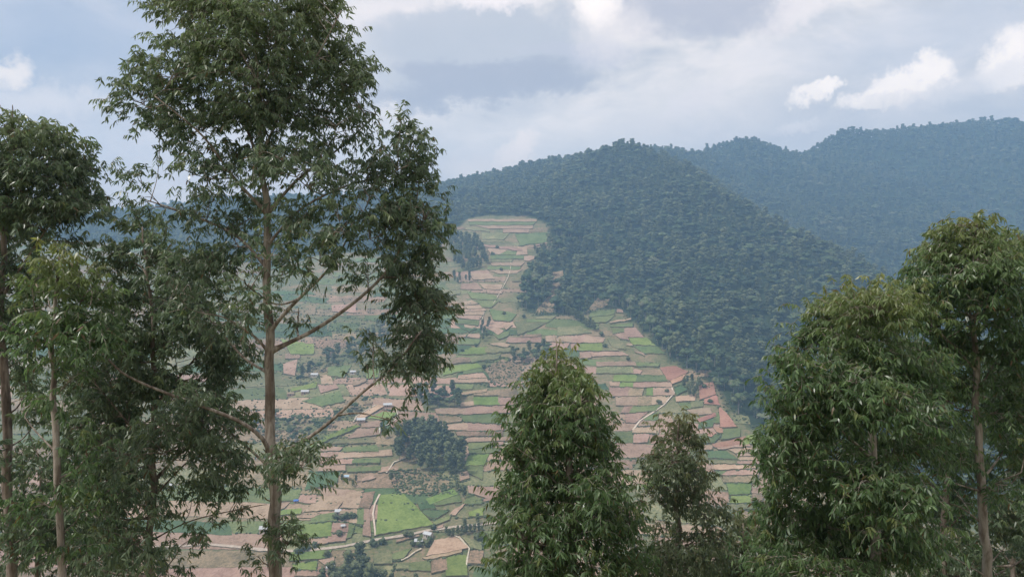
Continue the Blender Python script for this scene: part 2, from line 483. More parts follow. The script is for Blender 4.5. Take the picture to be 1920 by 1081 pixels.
_ST = np.arange(570.0, 3300.0, 4.0)
def cast(px, py):
    """pixel rays -> points on the terrain"""
    px, py = np.atleast_1d(np.asarray(px, float)), np.atleast_1d(np.asarray(py, float))
    u, v = (px-CX)/F, (HY-py)/F
    res = np.zeros((len(u), 3))
    for i in range(0, len(u), 2000):
        s = slice(i, i+2000)
        h = T(u[s, None]*_ST, np.broadcast_to(_ST, (len(u[s]), len(_ST)))) - v[s, None]*_ST
        hit = h > 0
        k = np.where(hit.any(1), hit.argmax(1), len(_ST)-1); k = np.maximum(k, 1)
        r = np.arange(len(k)); a, b = h[r, k-1], h[r, k]
        t = np.clip(-a/(b-a+1e-9), 0, 1)
        d = _ST[k-1] + 4.0*t
        res[s] = np.c_[u[s]*d, d, T(u[s]*d, d)]
    return res
def proj(x, y, z):
    return CX + F*x/y, HY - F*z/y

# the wood/field boundary, and everything beyond it
edge_px = [(-400, 440), (200, 455), (300, 470), (400, 480), (520, 500), (600, 478), (680, 470), (760, 490), (815, 470), (846, 438), (880, 409), (1005, 407), (1030, 425), (1036, 446),
           (1056, 452), (1036, 464), (1005, 492), (985, 532), (972, 575), (1000, 588), (1040, 590), (1066, 588), (1095, 590), (1150, 574), (1170, 590),
           (1195, 612), (1232, 649), (1268, 680), (1304, 699), (1352, 738), (1382, 776), (1412, 800), (1450, 834), (1550, 905), (1700, 965), (2100, 1005)]
_e = cast([p[0] for p in edge_px], [p[1] for p in edge_px])
wood_xy = [tuple(p[:2]) for p in _e] + [(2690, _e[-1][1]), (2690, 3830), (-2690, 3830), (-2690, _e[0][1])]
groves = {
 'a': [(745, 832), (780, 805), (830, 818), (872, 858), (868, 895), (800, 885), (742, 868)],
 'b': [(768, 745), (820, 732), (858, 740), (862, 768), (800, 770)],
 'c': [(842, 452), (870, 446), (893, 456), (917, 484), (912, 506), (868, 512), (848, 492)],
 'd': [(850, 522), (880, 520), (882, 530), (852, 534)],
 'e': [(1000, 470), (1024, 468), (1024, 482), (1002, 482)],
 'f': [(955, 668), (985, 660), (1028, 652), (1034, 672), (960, 684)],
 'g': [(552, 724), (590, 672), (640, 655), (690, 628), (722, 588), (738, 604), (722, 664), (640, 694), (582, 708), (556, 734)],
 'h': [(470, 795), (520, 778), (600, 800), (625, 785), (690, 752), (682, 770), (600, 818), (540, 838), (480, 834)],
}
slips = {'x': [(1036, 508), (1056, 504), (1060, 520), (1046, 545), (1038, 588), (1002, 588), (1016, 574), (1030, 565), (1034, 540)],
         'y': [(1122, 556), (1146, 556), (1142, 572), (1096, 588), (1104, 576)]}

def grid_faces(n, m):
    """n rows, m columns of vertices"""
    i, j = np.meshgrid(np.arange(n-1), np.arange(m-1), indexing='ij')
    a = (i*m + j).ravel()
    return np.c_[a, a+1, a+m+1, a+m]

def build_hillside():
    ys = np.unique(np.r_[np.arange(-55, 60, 5), np.arange(60, 560, 16), np.arange(560, 1500, 11), np.arange(1500, 3000, 15), np.arange(3000, 3830, 50), 3830])
    xs = np.unique(np.r_[np.arange(-2690, -1300, 50), np.arange(-1300, -700, 16), np.arange(-700, 700, 11), np.arange(700, 1900, 15), np.arange(1900, 2690, 50), 2690])
    X, Y = np.meshgrid(xs, ys)
    Z = T(X, Y)
    V = np.c_[X.ravel(), Y.ravel(), Z.ravel()]
    q = grid_faces(len(ys), len(xs))
    tri = np.r_[q[:, [0, 1, 2]], q[:, [0, 2, 3]]]
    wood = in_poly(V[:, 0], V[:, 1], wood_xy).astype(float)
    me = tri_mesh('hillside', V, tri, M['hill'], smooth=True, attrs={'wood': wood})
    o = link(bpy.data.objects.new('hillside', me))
    tag(o, 'steep valley slopes of terraced farmland rising to wooded ridges', kind='structure')
    return o
hillside = build_hillside()

# ------------------------------------------------------------------ field plots
crops = dict(A=(830, 400, 8), B=(830, 530, 8), C=(800, 650, 8), D=(800, 770, 6.005), E=(1040, 540, 8), F=(1120, 660, 6), G=(1180, 820, 6.843),
             H=(520, 540, 4.504), I=(520, 760, 6.757), J=(520, 880, 5.377), K=(700, 880, 5.377))
plots_txt = '''
A s 415,98 1390,92 1390,125 415,122
A g 430,125 1400,122 1330,180 440,180
A s 465,182 1325,182 1325,235 700,232
A o 370,215 690,235 700,280 360,250
A s 920,245 1290,240 1270,292 920,292
A o 610,300 1000,300 900,390 600,390
A g 1100,320 1610,300 1600,430 1180,480
A s 1365,485 1800,365 1800,410 1370,508
A s 630,475 1180,530 1180,570 650,520
A s 1140,520 1265,520 1260,615 1110,625
A s 680,530 960,560 830,625 720,620
A g 850,575 1100,580 1090,625 850,625
A g 740,630 1200,640 1200,685 740,690
A o 740,690 1040,695 1020,735 740,730
A s 710,740 1230,738 1160,795 760,790
A g 690,800 1160,800 1130,850 680,845
A s 690,865 1180,848 1100,905 860,908
A s 400,905 700,915 760,990 480,1000
A s 1200,650 1480,650 1300,715 1230,700
A o 1170,900 1340,900 1240,1020 1060,1020
B s 300,20 510,20 590,110 280,100
B s 560,25 890,40 860,105 640,100
B s 660,110 900,135 870,165 680,160
B o 0,110 270,130 250,180 0,190
B g 380,145 780,200 800,270 450,250
B s 75,310 290,305 270,350 90,360
B s 290,300 430,275 520,320 280,355
B s 230,365 560,340 590,380 210,405
B s 210,405 600,385 640,425 200,440
B s 200,445 600,440 600,490 200,490
B s 200,495 590,495 540,560 220,530
B g 200,560 540,570 520,650 200,620
B g 520,270 840,280 720,370 600,370
B g 720,400 1100,480 1000,580 760,560
B s 330,640 500,665 430,700 340,680
B d 200,640 330,650 500,700 380,740
B s 680,690 760,655 910,720 830,790
B s 920,660 990,630 1040,660 960,710
B s 260,800 340,790 340,825 250,835
B s 400,780 550,785 550,845 370,820
B g 760,780 1000,730 980,810 850,850
B g 250,850 560,860 520,940 250,930
B s 700,930 880,905 1000,945 960,975
B b 420,990 650,975 640,1080 270,1080
B o 650,990 1010,985 1010,1040 650,1060
B o 1100,600 1560,610 1400,690 1150,780
B g 1280,555 1640,560 1560,600 1270,600
B f 1180,790 1460,780 1460,810 1180,820
B s 1000,830 1460,825 1460,900 960,900
B s 1560,800 1920,815 1920,900 1560,890
B s 1620,910 1900,910 1850,1000 1600,1040
B o 1420,520 1700,500 1640,550 1400,550
C b 560,60 880,30 880,110 480,125
C o 890,40 1250,25 1250,80 890,105
C f 440,180 650,165 640,230 380,270
C o 660,165 1100,110 1060,190 680,240
C b 260,320 740,260 820,330 260,430
C g 560,300 830,330 820,380 560,420
C s 500,440 830,400 880,470 480,490
C s 380,490 880,475 910,540 420,545
C g 440,570 700,570 680,640 440,640
C f 530,690 900,640 880,690 540,740
C f 720,700 1080,650 1080,740 720,745
C b 720,770 1080,765 1080,880 730,885
C s 1085,770 1340,760 1340,880 1085,880
C f 1090,650 1340,640 1340,755 1090,755
C s 510,850 700,825 725,885 520,905
C s 140,945 570,920 570,1020 160,1020
C s 570,920 1260,885 1260,1000 570,1025
D f 140,60 400,70 380,125 170,150
D g 390,60 860,45 850,155 440,125
D s 160,175 440,145 460,230 200,215
D s 440,145 880,165 860,225 460,235
D f 340,245 840,230 840,290 360,290
D s 380,310 930,300 900,345 440,365
D g 480,375 720,365 720,415 490,440
D s 725,365 860,350 860,390 740,400
D g 490,450 830,425 780,480 490,490
D b 480,510 700,490 640,620 440,620
D g 440,620 630,630 620,780 480,710
D s 380,700 460,690 480,770 380,800
D s 470,850 570,870 640,980 480,930
D b 0,990 290,890 340,960 40,1060
D g 480,950 620,1000 600,1060 420,1050
E g 560,360 900,330 880,400 540,440
E g 530,430 900,420 760,520 560,520
E s 940,330 1020,340 1020,370 940,365
E s 830,500 1130,460 1130,495 840,535
E g 850,570 1160,520 1160,580 850,585
E g 870,610 1030,610 1030,660 880,690
E s 1040,620 1210,605 1330,740 1080,740
E s 880,700 1060,670 1110,790 1000,770
E b 1130,760 1370,755 1500,870 1180,850
E g 1200,880 1520,885 1640,990 1340,980
E s 60,740 460,715 460,820 60,820
E s 460,715 750,760 720,820 460,825
E b 380,850 700,830 700,950 370,945
E s 250,840 350,840 350,940 250,935
E o 710,880 850,870 960,940 720,955
E s 380,970 560,965 540,1050 390,1060
E s 570,970 1000,965 1100,1010 580,1030
E s 1200,950 1330,980 1340,1020 1210,980
E o 60,600 380,580 540,680 60,720
E o 800,780 960,830 1060,930 880,900
E s 1080,840 1170,840 1160,870 1080,870
F s 0,115 420,115 425,160 0,165
F g 430,120 700,130 680,165 430,165
F o 0,170 380,175 400,245 0,245
F s 380,190 500,215 480,255 390,250
F b 200,265 440,265 420,340 190,335
F g 445,265 760,270 795,335 430,340
F s 140,340 250,340 240,390 150,390
F b 260,340 415,345 400,395 250,390
F s 420,350 660,345 655,400 410,405
F s 665,345 850,350 830,400 665,400
F s 140,400 360,400 340,500 150,500
F f 365,410 520,405 500,500 350,500
F b 560,405 630,405 630,490 555,490
F s 640,410 840,405 860,490 640,495
F s 210,505 460,505 440,605 220,605
F f 465,505 620,505 600,600 450,605
F s 625,505 800,505 760,580 620,600
F g 410,610 700,605 640,670 360,695
F s 310,615 400,615 350,695 270,690
F s 320,700 560,690 420,805 330,790
F g 520,740 680,690 680,770 540,780
F s 480,785 640,785 640,830 470,840
F s 410,860 690,855 680,920 400,915
F s 420,930 580,930 560,1020 410,1030
F r 715,180 870,165 1010,230 800,340
F r 800,260 1000,240 940,330 850,370
F d 870,400 940,380 1010,430 900,490
F t 890,510 1100,480 1090,550 900,560
F g 920,580 1040,575 1050,640 960,650
F o 1060,560 1190,560 1180,620 1060,630
F r 1150,360 1290,350 1330,480 1160,540
F r 1200,520 1340,490 1370,600 1210,580
F s 1010,660 1270,640 1280,700 1090,720
F r 1130,750 1320,690 1330,740 1160,795
F r 1370,620 1450,690 1560,850 1390,850
F g 1340,690 1430,720 1430,800 1300,800
F d 1150,800 1300,760 1290,850 1140,860
F r 1310,855 1400,860 1410,915 1350,910
F r 1250,920 1330,920 1280,965 1240,950
F g 1430,870 1600,870 1600,960 1400,990
F g 1160,960 1400,930 1300,1030 1170,1030
F r 1300,1035 1660,960 1600,1060 1320,1075
F b 1600,980 1760,930 1800,1030 1640,1050
G s 1110,90 1480,20 1540,120 1160,160
G s 940,110 1060,110 1060,160 930,165
G d 1010,190 1220,180 1390,290 1020,270
G s 1280,165 1620,130 1620,190 1370,210
G s 1380,215 1620,195 1620,245 1400,245
G s 1410,250 1640,250 1640,300 1400,295
G s 1400,305 1640,305 1660,355 1390,350
G o 1060,290 1390,305 1390,345 1050,335
G t 1090,350 1620,365 1620,410 1100,430
G g 1110,435 1240,435 1180,495 1110,485
G s 1250,435 1640,415 1640,495 1200,495
G f 1190,510 1640,505 1590,590 1230,580
G b 1260,600 1560,605 1540,730 1290,750
G b 1310,755 1555,735 1550,845 1300,850
G f 1560,735 1740,740 1700,830 1560,835
G o 1290,860 1650,855 1650,930 1300,940
G s 210,510 510,515 510,545 215,550
G b 200,560 510,565 500,640 230,640
G s 20,590 200,570 230,650 40,650
G t 400,800 580,780 580,850 480,860
H s 460,150 660,135 660,210 470,200
H s 240,420 310,420 300,470 240,465
H b 40,440 300,480 300,560 120,560
H s 70,560 190,565 180,600 70,600
H s 50,650 165,610 145,740 60,720
H g 440,670 620,660 560,760 430,740
H s 370,740 440,735 470,810 370,810
H s 350,820 490,815 510,850 370,890
H b 120,850 330,800 320,850 130,880
H g 220,950 520,880 560,960 380,1000
H b 750,690 850,680 850,750 760,770
H s 640,790 760,760 740,800 650,830
I t 1000,150 1240,0 1340,30 1080,190
I b 1150,160 1350,90 1500,110 1420,185
I b 610,380 980,260 1040,290 640,450
I b 400,500 600,420 640,460 430,540
I s 1020,310 1310,290 1290,380 900,430
I s 1130,240 1320,190 1310,280 1080,290
I s 1420,220 1560,180 1670,265 1460,295
I o 800,430 1140,410 1230,480 700,500
I g 840,550 1240,510 1270,590 850,590
I s 800,605 1430,570 1440,640 750,680
I s 570,600 780,600 740,660 550,660
I s 540,670 960,690 940,750 560,755
I g 970,690 1290,680 1290,735 960,745
I s 560,760 850,765 850,840 520,840
I g 920,810 1300,775 1290,840 900,850
I s 1310,785 1460,780 1530,820 1290,860
I d 420,850 780,850 740,1000 360,1080
I s 1080,930 1170,890 1250,930 1090,975
I s 570,530 820,540 780,590 560,590
J g 0,230 240,210 200,320 0,335
J s 0,345 125,340 60,400 0,410
J s 230,260 390,255 380,350 180,330
J f 270,210 430,215 430,255 240,255
J s 410,290 690,275 600,410 280,430
J s 710,245 865,225 810,395 650,390
J f 870,250 980,230 930,390 820,390
J b 30,420 240,400 230,460 30,470
J s 240,465 440,455 330,500 220,490
J g 350,470 600,440 590,520 340,540
J b 150,570 540,545 530,680 220,700
J s 570,545 720,550 700,640 545,640
J s 540,640 700,640 680,730 500,750
J s 220,720 530,690 500,755 250,760
J s 750,405 805,400 795,550 735,545
J g 810,400 870,395 865,560 800,560
J s 880,395 925,390 940,680 865,660
J g 720,560 780,560 740,690 700,700
J b 150,830 540,820 500,900 130,930
J s 400,900 570,890 560,970 480,970
J b 160,960 390,930 390,1020 180,1010
J s 180,1020 390,1030 390,1080 180,1080
K b 70,270 300,260 590,560 40,660
K d 430,290 560,280 620,400 480,410
K d 480,420 760,420 640,500 560,490
K g 560,300 850,230 880,330 640,370
K g 600,520 780,470 760,520 620,570
K s 770,460 830,400 920,360 830,470
K s 630,590 700,560 700,590 640,605
K s 240,710 450,670 460,690 240,740
K t 620,720 860,680 940,800 540,880
K t 510,890 880,800 880,860 560,920
K o 10,870 180,830 180,960 10,960
K g 190,860 380,800 300,910 200,920
K o 220,950 350,950 350,1010 240,1010
K g 370,950 560,920 570,1030 360,1020
K f 590,890 730,880 740,1020 590,1050
K b 740,880 940,880 940,1080 740,1080
K o 900,690 1090,730 1080,820 980,790
K b 960,440 1100,390 1100,470 970,480
K f 980,830 1100,830 1100,960 960,950
'''
plots = []
for ln in plots_txt.split('\n'):
    w = ln.split()
    if len(w) == 6:
        x0, y0, sc = crops[w[0]]
        q = [tuple(float(v) for v in p.split(',')) for p in w[2:]]
        plots.append((w[1], [(x0 + a/sc, y0 + b/sc) for a, b in q], True))
def grow(q, k):
    c = (sum(p[0] for p in q)/4, sum(p[1] for p in q)/4)
    return [(c[0]+(a-c[0])*k + math.copysign(.7, a-c[0]), c[1]+(b-c[1])*k + math.copysign(.7, b-c[1])) for a, b in q]
plots = [(a, grow(q, 1.05), m) for a, q, m in plots]
traced = [p[1] for p in plots]
# the rest of the cultivated slope: terrace strips between the traced ones
prng = random.Random(21)
y = 418.0
while y < 1110:
    h = (6.0 + (y-410)*.038) * prng.uniform(.7, 1.35)
    x = -60 - prng.uniform(0, 60)
    while x < 1460:
        w_ = prng.uniform(55, 150) * (1.9 if x < 480 else 1.0) * (.55 + (y-400)/700)
        sl = 5*math.sin(x/130 + y/60) + .05*max(0, x-1150)
        sl2 = 5*math.sin((x+w_)/130 + y/60) + .05*max(0, x+w_-1150) + prng.uniform(-3, 3)
        sl += prng.uniform(-3, 3); k = prng.uniform(-12, 12)
        q = [(x+1+k, y+sl), (x+w_-1+k, y+sl2), (x+w_-1, y+h-1.5+sl2), (x+1, y+h-1.5+sl)]
        c = (x+w_/2, y+h/2+sl)
        if prng.random() < (.6 if (x < 800 and y < 720) else .9): plots.append((prng.choice('ffggooodd' if (x < 820 and y < 690) else ('ooogfs' if (x > 900 and y < 650) else 'sssssffgggooood')), q, False))
        x += w_
    y += h

def inset_ok(q):
    """free of woods, groves, slips and traced plots"""
    cx, cyy = sum(p[0] for p in q)/4, sum(p[1] for p in q)/4
    pts = [(cx, cyy)] + [((p[0]+cx)/2, (p[1]+cyy)/2) for p in q]
    n = 0
    for t in traced:
        n += sum(bool(in_poly(a, b, t)) for a, b in pts)
    if n >= 4: return False
    for g in list(groves.values()) + list(slips.values()):
        if any(in_poly(a, b, g) for a, b in pts[:1]): return False
    w = cast([p[0] for p in pts], [p[1] for p in pts])
    if in_poly(w[:, 0], w[:, 1], wood_xy).any(): return False
    if w[:, 1].max() > 1750 or np.ptp(w[:, 1]) > 160: return False
    return True

plot_edges = []      # lower edges for hedge scrub
def build_plot(code, q, main):
    q = np.array(q)
    wpx = max(np.hypot(*(q[1]-q[0])), np.hypot(*(q[2]-q[3]))); hpx = max(np.hypot(*(q[3]-q[0])), np.hypot(*(q[2]-q[1])))
    m = int(min(26, max(4, wpx/4))); n = int(min(12, max(3, hpx/4)))
    s, t = np.meshgrid(np.linspace(0, 1, m), np.linspace(0, 1, n))
    s, t = s[..., None], t[..., None]
    g = (q[0]*(1-s)+q[1]*s)*(1-t) + (q[3]*(1-s)+q[2]*s)*t
    g = g.reshape(-1, 2)
    j = 1.2 if main else 1.7
    g = g + np.c_[value_noise(g[:, 0]/7, g[:, 1]/7, 11), value_noise(g[:, 0]/7, g[:, 1]/7, 12)*.8]*j
    w = cast(g[:, 0], g[:, 1])
    if np.ptp(w[:, 1]) > 260: return None
    tt = t.ravel()
    up = prng.uniform(.75, 1.0) if main else prng.uniform(.1, .2)
    dn = prng.uniform(1.5, 2.2) if main else prng.uniform(.35, .6)
    top = w.copy(); top[:, 2] += up*(1-tt) + dn*tt + .25*value_noise(w[:, 0]/9, w[:, 1]/9, 5)*(.4 if main else .3)
    idx = np.arange(n*m).reshape(n, m)
    ring = np.r_[idx[0, :], idx[1:, -1], idx[-1, -2::-1], idx[-2:0:-1, 0]]
    skirt = w[ring].copy(); skirt[:, 2] -= .6
    c = top.mean(0)
    V = np.r_[top, skirt] - c
    fs = [tuple(f[::-1]) for f in grid_faces(n, m)]
    fm = [0]*len(fs)
    k = len(ring); b0 = n*m
    for i in range(k):
        fs.append((ring[i], ring[(i+1) % k], b0+(i+1) % k, b0+i)); fm.append(1)
    name = 'soil_plot' if code in 'strf' else 'crop_plot'
    o = mesh_obj(name, V, fs, [M[code], M['bank']], hillside, c, fmat=fm)
    plot_edges.append((w[idx[-1]], w[idx[0]], w[idx[:, 0]], w[idx[:, -1]], main))
    return o
for code, q, main in plots:
    if main or inset_ok(q): build_plot(code, q, main)

# bare landslip scars and rough cleared ground, draped without terrace
def drape(name, poly, code, lift=.4, step=4.0, parent=hillside):
    poly = np.array(poly, float)
    c = poly.mean(0)
    # radial fan with rings
    per = []
    for i in range(len(poly)):
        a, b = poly[i], poly[(i+1) % len(poly)]
        k = max(2, int(np.hypot(*(b-a))/step))
        for s in range(k): per.append(a + (b-a)*s/k)
    per = np.array(per); k = len(per); rings = 7
    per = per + np.c_[value_noise(per[:, 0]/5, per[:, 1]/5, 1), value_noise(per[:, 0]/5, per[:, 1]/5, 2)]*1.8
    pts = np.concatenate([c + (per-c)*r for r in np.linspace(.02, 1, rings)])
    w = cast(pts[:, 0], pts[:, 1]); w[:, 2] += lift
    w[-k:, 2] -= lift + .5
    fs = []
    for r in range(rings-1):
        for i in range(k):
            fs.append((r*k+i, (r+1)*k+i, (r+1)*k+(i+1) % k, r*k+(i+1) % k))
    cc = w.mean(0)
    return mesh_obj(name, w-cc, fs, M[code], parent, cc, smooth=True)
drape('landslip_scar', slips['x'], 'f', .9)
drape('landslip_scar', slips['y'], 'f', .9)
drape('cleared_ground', [(735, 900), (760, 890), (800, 888), (850, 898), (848, 915), (815, 925), (775, 930), (745, 925)], 'f', .5)
drape('cleared_ground', [(905, 690), (940, 670), (985, 680), (985, 705), (950, 728), (915, 715)], 'f', .5)
drape('cleared_ground', [(940, 690), (1010, 678), (1010, 705), (960, 712)], 's', .35)

def ribbon(name, pts, width, code, lift, label=None, closed=False):
    pts = np.array(pts, float); width *= .62
    seg = []
    for i in range(len(pts)-1):
        k = max(2, int(np.hypot(*(pts[i+1]-pts[i]))/3))
        seg += [pts[i] + (pts[i+1]-pts[i])*s/k for s in range(k)]
    seg.append(pts[-1]); seg = np.array(seg)
    w = cast(seg[:, 0], seg[:, 1])
    d = np.gradient(w[:, :2], axis=0); nrm = unit(np.c_[-d[:, 1], d[:, 0]])
    ww = width*(1 + .25*value_noise(w[:, 0]/6, w[:, 1]/6, 3))[:, None]
    rows = []
    for off, dz in ((-1.35, -.5), (-.9, lift), (0, lift+.08), (.9, lift), (1.35, -.5)):
        xy = w[:, :2] + nrm*ww*.5*off
        rows.append(np.c_[xy, T(xy[:, 0], xy[:, 1]) + dz])
    V = np.concatenate(rows); n = len(w)
    fs = [tuple(f) for f in grid_faces(5, n)]
    c = V.mean(0)
    o = mesh_obj(name, V-c, fs, [M[code], M['bank']], None, c, fmat=[1]*(n-1)+[0]*(2*(n-1))+[1]*(n-1))
    tag(o, label, kind='structure')
    return o
ribbon('road', [(180, 1040), (292, 1026), (349, 1024), (386, 1021), (443, 1026), (487, 1031), (540, 1034), (563, 1034), (604, 1030), (646, 1025), (698, 1014), (769, 1003), (799, 996), (850, 989), (905, 984), (980, 975), (1100, 968)],
       5.0, 'path', 1.1, 'pale dirt road along the valley bottom')
for pts, wd in (([(704, 1006), (702, 985), (699, 965), (703, 945), (712, 928)], 3.0),
                ([(764, 858), (738, 868), (732, 878), (724, 888)], 2.6), ([(743, 770), (747, 783), (735, 793), (722, 800)], 2.4),
                ([(1186, 808), (1200, 790), (1222, 776), (1245, 760), (1258, 745), (1264, 738), (1258, 725)], 3.0), ([(663, 793), (668, 782), (690, 768), (705, 760)], 3.0),
                ([(752, 1052), (765, 1046), (778, 1036), (790, 1030)], 2.4), ([(846, 1003), (862, 1010), (880, 1030), (876, 1050), (872, 1080)], 2.4),
                ([(958, 490), (957, 505), (953, 520), (948, 530), (940, 545), (930, 562), (920, 578)], 1.8), ([(904, 625), (904, 600), (908, 586)], 1.8)):
    ribbon('footpath', pts, wd, 'path', 1.4, 'narrow pale footpath between the fields')


# ------------------------------------------------------------------ far trees (individuals) and scrub
def ico(sub):
    p = (1+5**.5)/2
    v = [(-1, p, 0), (1, p, 0), (-1, -p, 0), (1, -p, 0), (0, -1, p), (0, 1, p), (0, -1, -p), (0, 1, -p), (p, 0, -1), (p, 0, 1), (-p, 0, -1), (-p, 0, 1)]
    f = [(0, 11, 5), (0, 5, 1), (0, 1, 7), (0, 7, 10), (0, 10, 11), (1, 5, 9), (5, 11, 4), (11, 10, 2), (10, 7, 6), (7, 1, 8), (3, 9, 4), (3, 4, 2), (3, 2, 6), (3, 6, 8), (3, 8, 9), (4, 9, 5), (2, 4, 11), (6, 2, 10), (8, 6, 7), (9, 8, 1)]
    v = [np.array(a)/np.linalg.norm(a) for a in v]
    for _ in range(sub):
        c = {}; nf = []
        def mid(a, b):
            k = (min(a, b), max(a, b))
            if k not in c:
                m = v[a]+v[b]; v.append(m/np.linalg.norm(m)); c[k] = len(v)-1
            return c[k]
        for a, b, d in f:
            e, g, h = mid(a, b), mid(b, d), mid(d, a)
            nf += [(a, e, h), (b, g, e), (d, h, g), (e, g, h)]
        f = nf
    return np.array(v), np.array(f)
ICO0, ICO1 = ico(0), ico(1)

class TB:
    """triangle collector"""
    def __init__(s): s.V, s.T, s.n = [], [], 0
    def add(s, V, Tt):
        s.V.append(np.asarray(V, float)); s.T.append(np.asarray(Tt) + s.n); s.n += len(V)
    def get(s): return np.concatenate(s.V), np.concatenate(s.T)

def lumpy(tb, c, r, base, g, amt=.28):
    v, f = base
    k = 1 + amt*(g.random(len(v))*2-1)
    tb.add(np.asarray(c) + v*k[:, None]*np.asarray(r), f)

def leafcards(tb, c, r, n, size, g, shell=.75):
    """loose leaf-clump faces round an ellipsoid"""
    d = unit(g.normal(size=(n, 3))); d[:, 2] = np.abs(d[:, 2])*.9 - .25
    p = np.asarray(c) + d*np.asarray(r)*(shell + g.random((n, 1))*(1.22-shell))
    a = unit(d*.6 + g.normal(size=(n, 3))); b = unit(np.cross(a, g.normal(size=(n, 3))))
    s = size*(.6+.8*g.random((n, 1)))
    V = np.stack([p - a*s*.5, p + b*s*.45, p + a*s*.6, p - b*s*.45], 1).reshape(-1, 3)
    i = np.arange(n)[:, None]*4
    tb.add(V, np.concatenate([i+np.array([[0, 1, 2]]), i+np.array([[0, 2, 3]])]))

def tube(pts, rad, sides=6):
    pts = np.asarray(pts, float); rad = np.asarray(rad, float)
    n = len(pts)
    d = unit(np.gradient(pts, axis=0))
    ref = np.array((1.0, 0, 0)) if abs(d[0][0]) < .8 else np.array((0, 1.0, 0))
    a = unit(np.cross(d, ref)); b = np.cross(d, a)
    ang = np.arange(sides)/sides*2*math.pi
    V = pts[:, None] + (a[:, None]*np.cos(ang)[None, :, None] + b[:, None]*np.sin(ang)[None, :, None])*rad[:, None, None]
    V = np.r_[V.reshape(-1, 3), pts[-1:]]
    i, j = np.meshgrid(np.arange(n-1), np.arange(sides), indexing='ij')
    A = (i*sides+j).ravel(); B = (i*sides+(j+1) % sides).ravel()
    Tt = np.r_[np.c_[A, B, B+sides], np.c_[A, B+sides, A+sides]]
    l = (n-1)*sides
    Tt = np.r_[Tt, np.c_[l+np.arange(sides), l+(np.arange(sides)+1) % sides, np.full(sides, n*sides)]]
    return V, Tt

def far_tree_mesh(kind, seed):
    g = np.random.default_rng(seed)
    tb, tk = TB(), TB()
    if kind == 'gum':            # plantation gum about 21 m tall, billowing rounded crown
        H = 21
        lean = g.normal(size=2)*.7
        pts = [(0, 0, -1.5), (lean[0]*.3, lean[1]*.3, H*.4), (lean[0], lean[1], H*.9)]
        tk.add(*tube(pts, [.32, .24, .06], 5))
        for k in range(17):
            u = (k+.5)/17
            z = H*(.30 + .64*u); rr = 4.3*math.sqrt(max(.05, 1-(2*u-.85)**2/1.75))*(.75+.4*g.random())
            a = k*2.4+g.random(); off = rr*.62*math.sqrt(g.random())
            c = (lean[0]*z/H+math.cos(a)*off, lean[1]*z/H+math.sin(a)*off, z+g.normal()*.5)
            q = 1.5+.9*g.random()
            lumpy(tb, c, np.array((q, q, q*.85))*.85, ICO1, g, .4)
            leafcards(tb, c, (q*1.1, q*1.1, q), 26, 1.0, g, .65)
            if k < 8: tk.add(*tube([(lean[0]*z/H*.8, lean[1]*z/H*.8, z-2.5), c], [.09, .03], 4))
    elif kind == 'broad':        # spreading forest tree, crown about 13 m wide
        H = 15
        tk.add(*tube([(0, 0, -3), (.2, .1, 5), (0, .2, 10)], [.5, .4, .2], 5))
        nl = 9 + int(g.integers(0, 4))
        for k in range(nl):
            a = k*2.4 + g.random(); rad = (4.3*math.sqrt((k+.3)/nl))*(.85+.3*g.random())
            z = 11.5 + 2.6*g.random() - rad*.42
            rr = 2.1 + 1.1*g.random()
            c = (math.cos(a)*rad, math.sin(a)*rad, z)
            r = np.array((rr, rr, rr*.72))
            lumpy(tb, c, r*.86, ICO1, g, .34)
            leafcards(tb, c, r, 24, 1.15, g, .74)
            if k < 5: tk.add(*tube([(0, 0, 6), c], [.16, .05], 4))
    else:                        # bush
        tk.add(*tube([(0, 0, -.4), (0, 0, 1.6)], [.12, .05], 5))
        for k in range(5):
            a = g.random()*6.28; rad = 1.0*g.random()
            c = (math.cos(a)*rad, math.sin(a)*rad, 1.2+1.0*g.random()); rr = .9+.5*g.random()
            lumpy(tb, c, (rr*.85, rr*.85, rr*.8), ICO1, g, .4)
            leafcards(tb, c, (rr, rr, rr), 18, .7, g, .7)
    mk = {'gum': 'gum', 'broad': 'forest', 'bush': 'scrub'}[kind]
    cm = tri_mesh('crown', *tb.get(), M[mk]); tm = tri_mesh('trunk', *tk.get(), M['barkfar'], smooth=True)
    return cm, tm
protos = {k: [far_tree_mesh(k, s) for s in range(40, 40+n)] for k, n in (('gum', 5), ('broad', 6), ('bush', 4))}

trng = random.Random(5)
def plant(name, kind, x, y, sc, label, cat, group, zoff=-.3, zs=1.0):
    r = empty(name, (x, y, float(T(x, y))+zoff), trng.uniform(0, 6.28))
    r.scale = (sc, sc, sc*zs)
    tag(r, label, cat, group)
    cm, tm = trng.choice(protos[kind])
    c = bpy.data.objects.new('crown', cm); link(c, r)
    t = bpy.data.objects.new('trunk', tm); link(t, r)
    return r, c

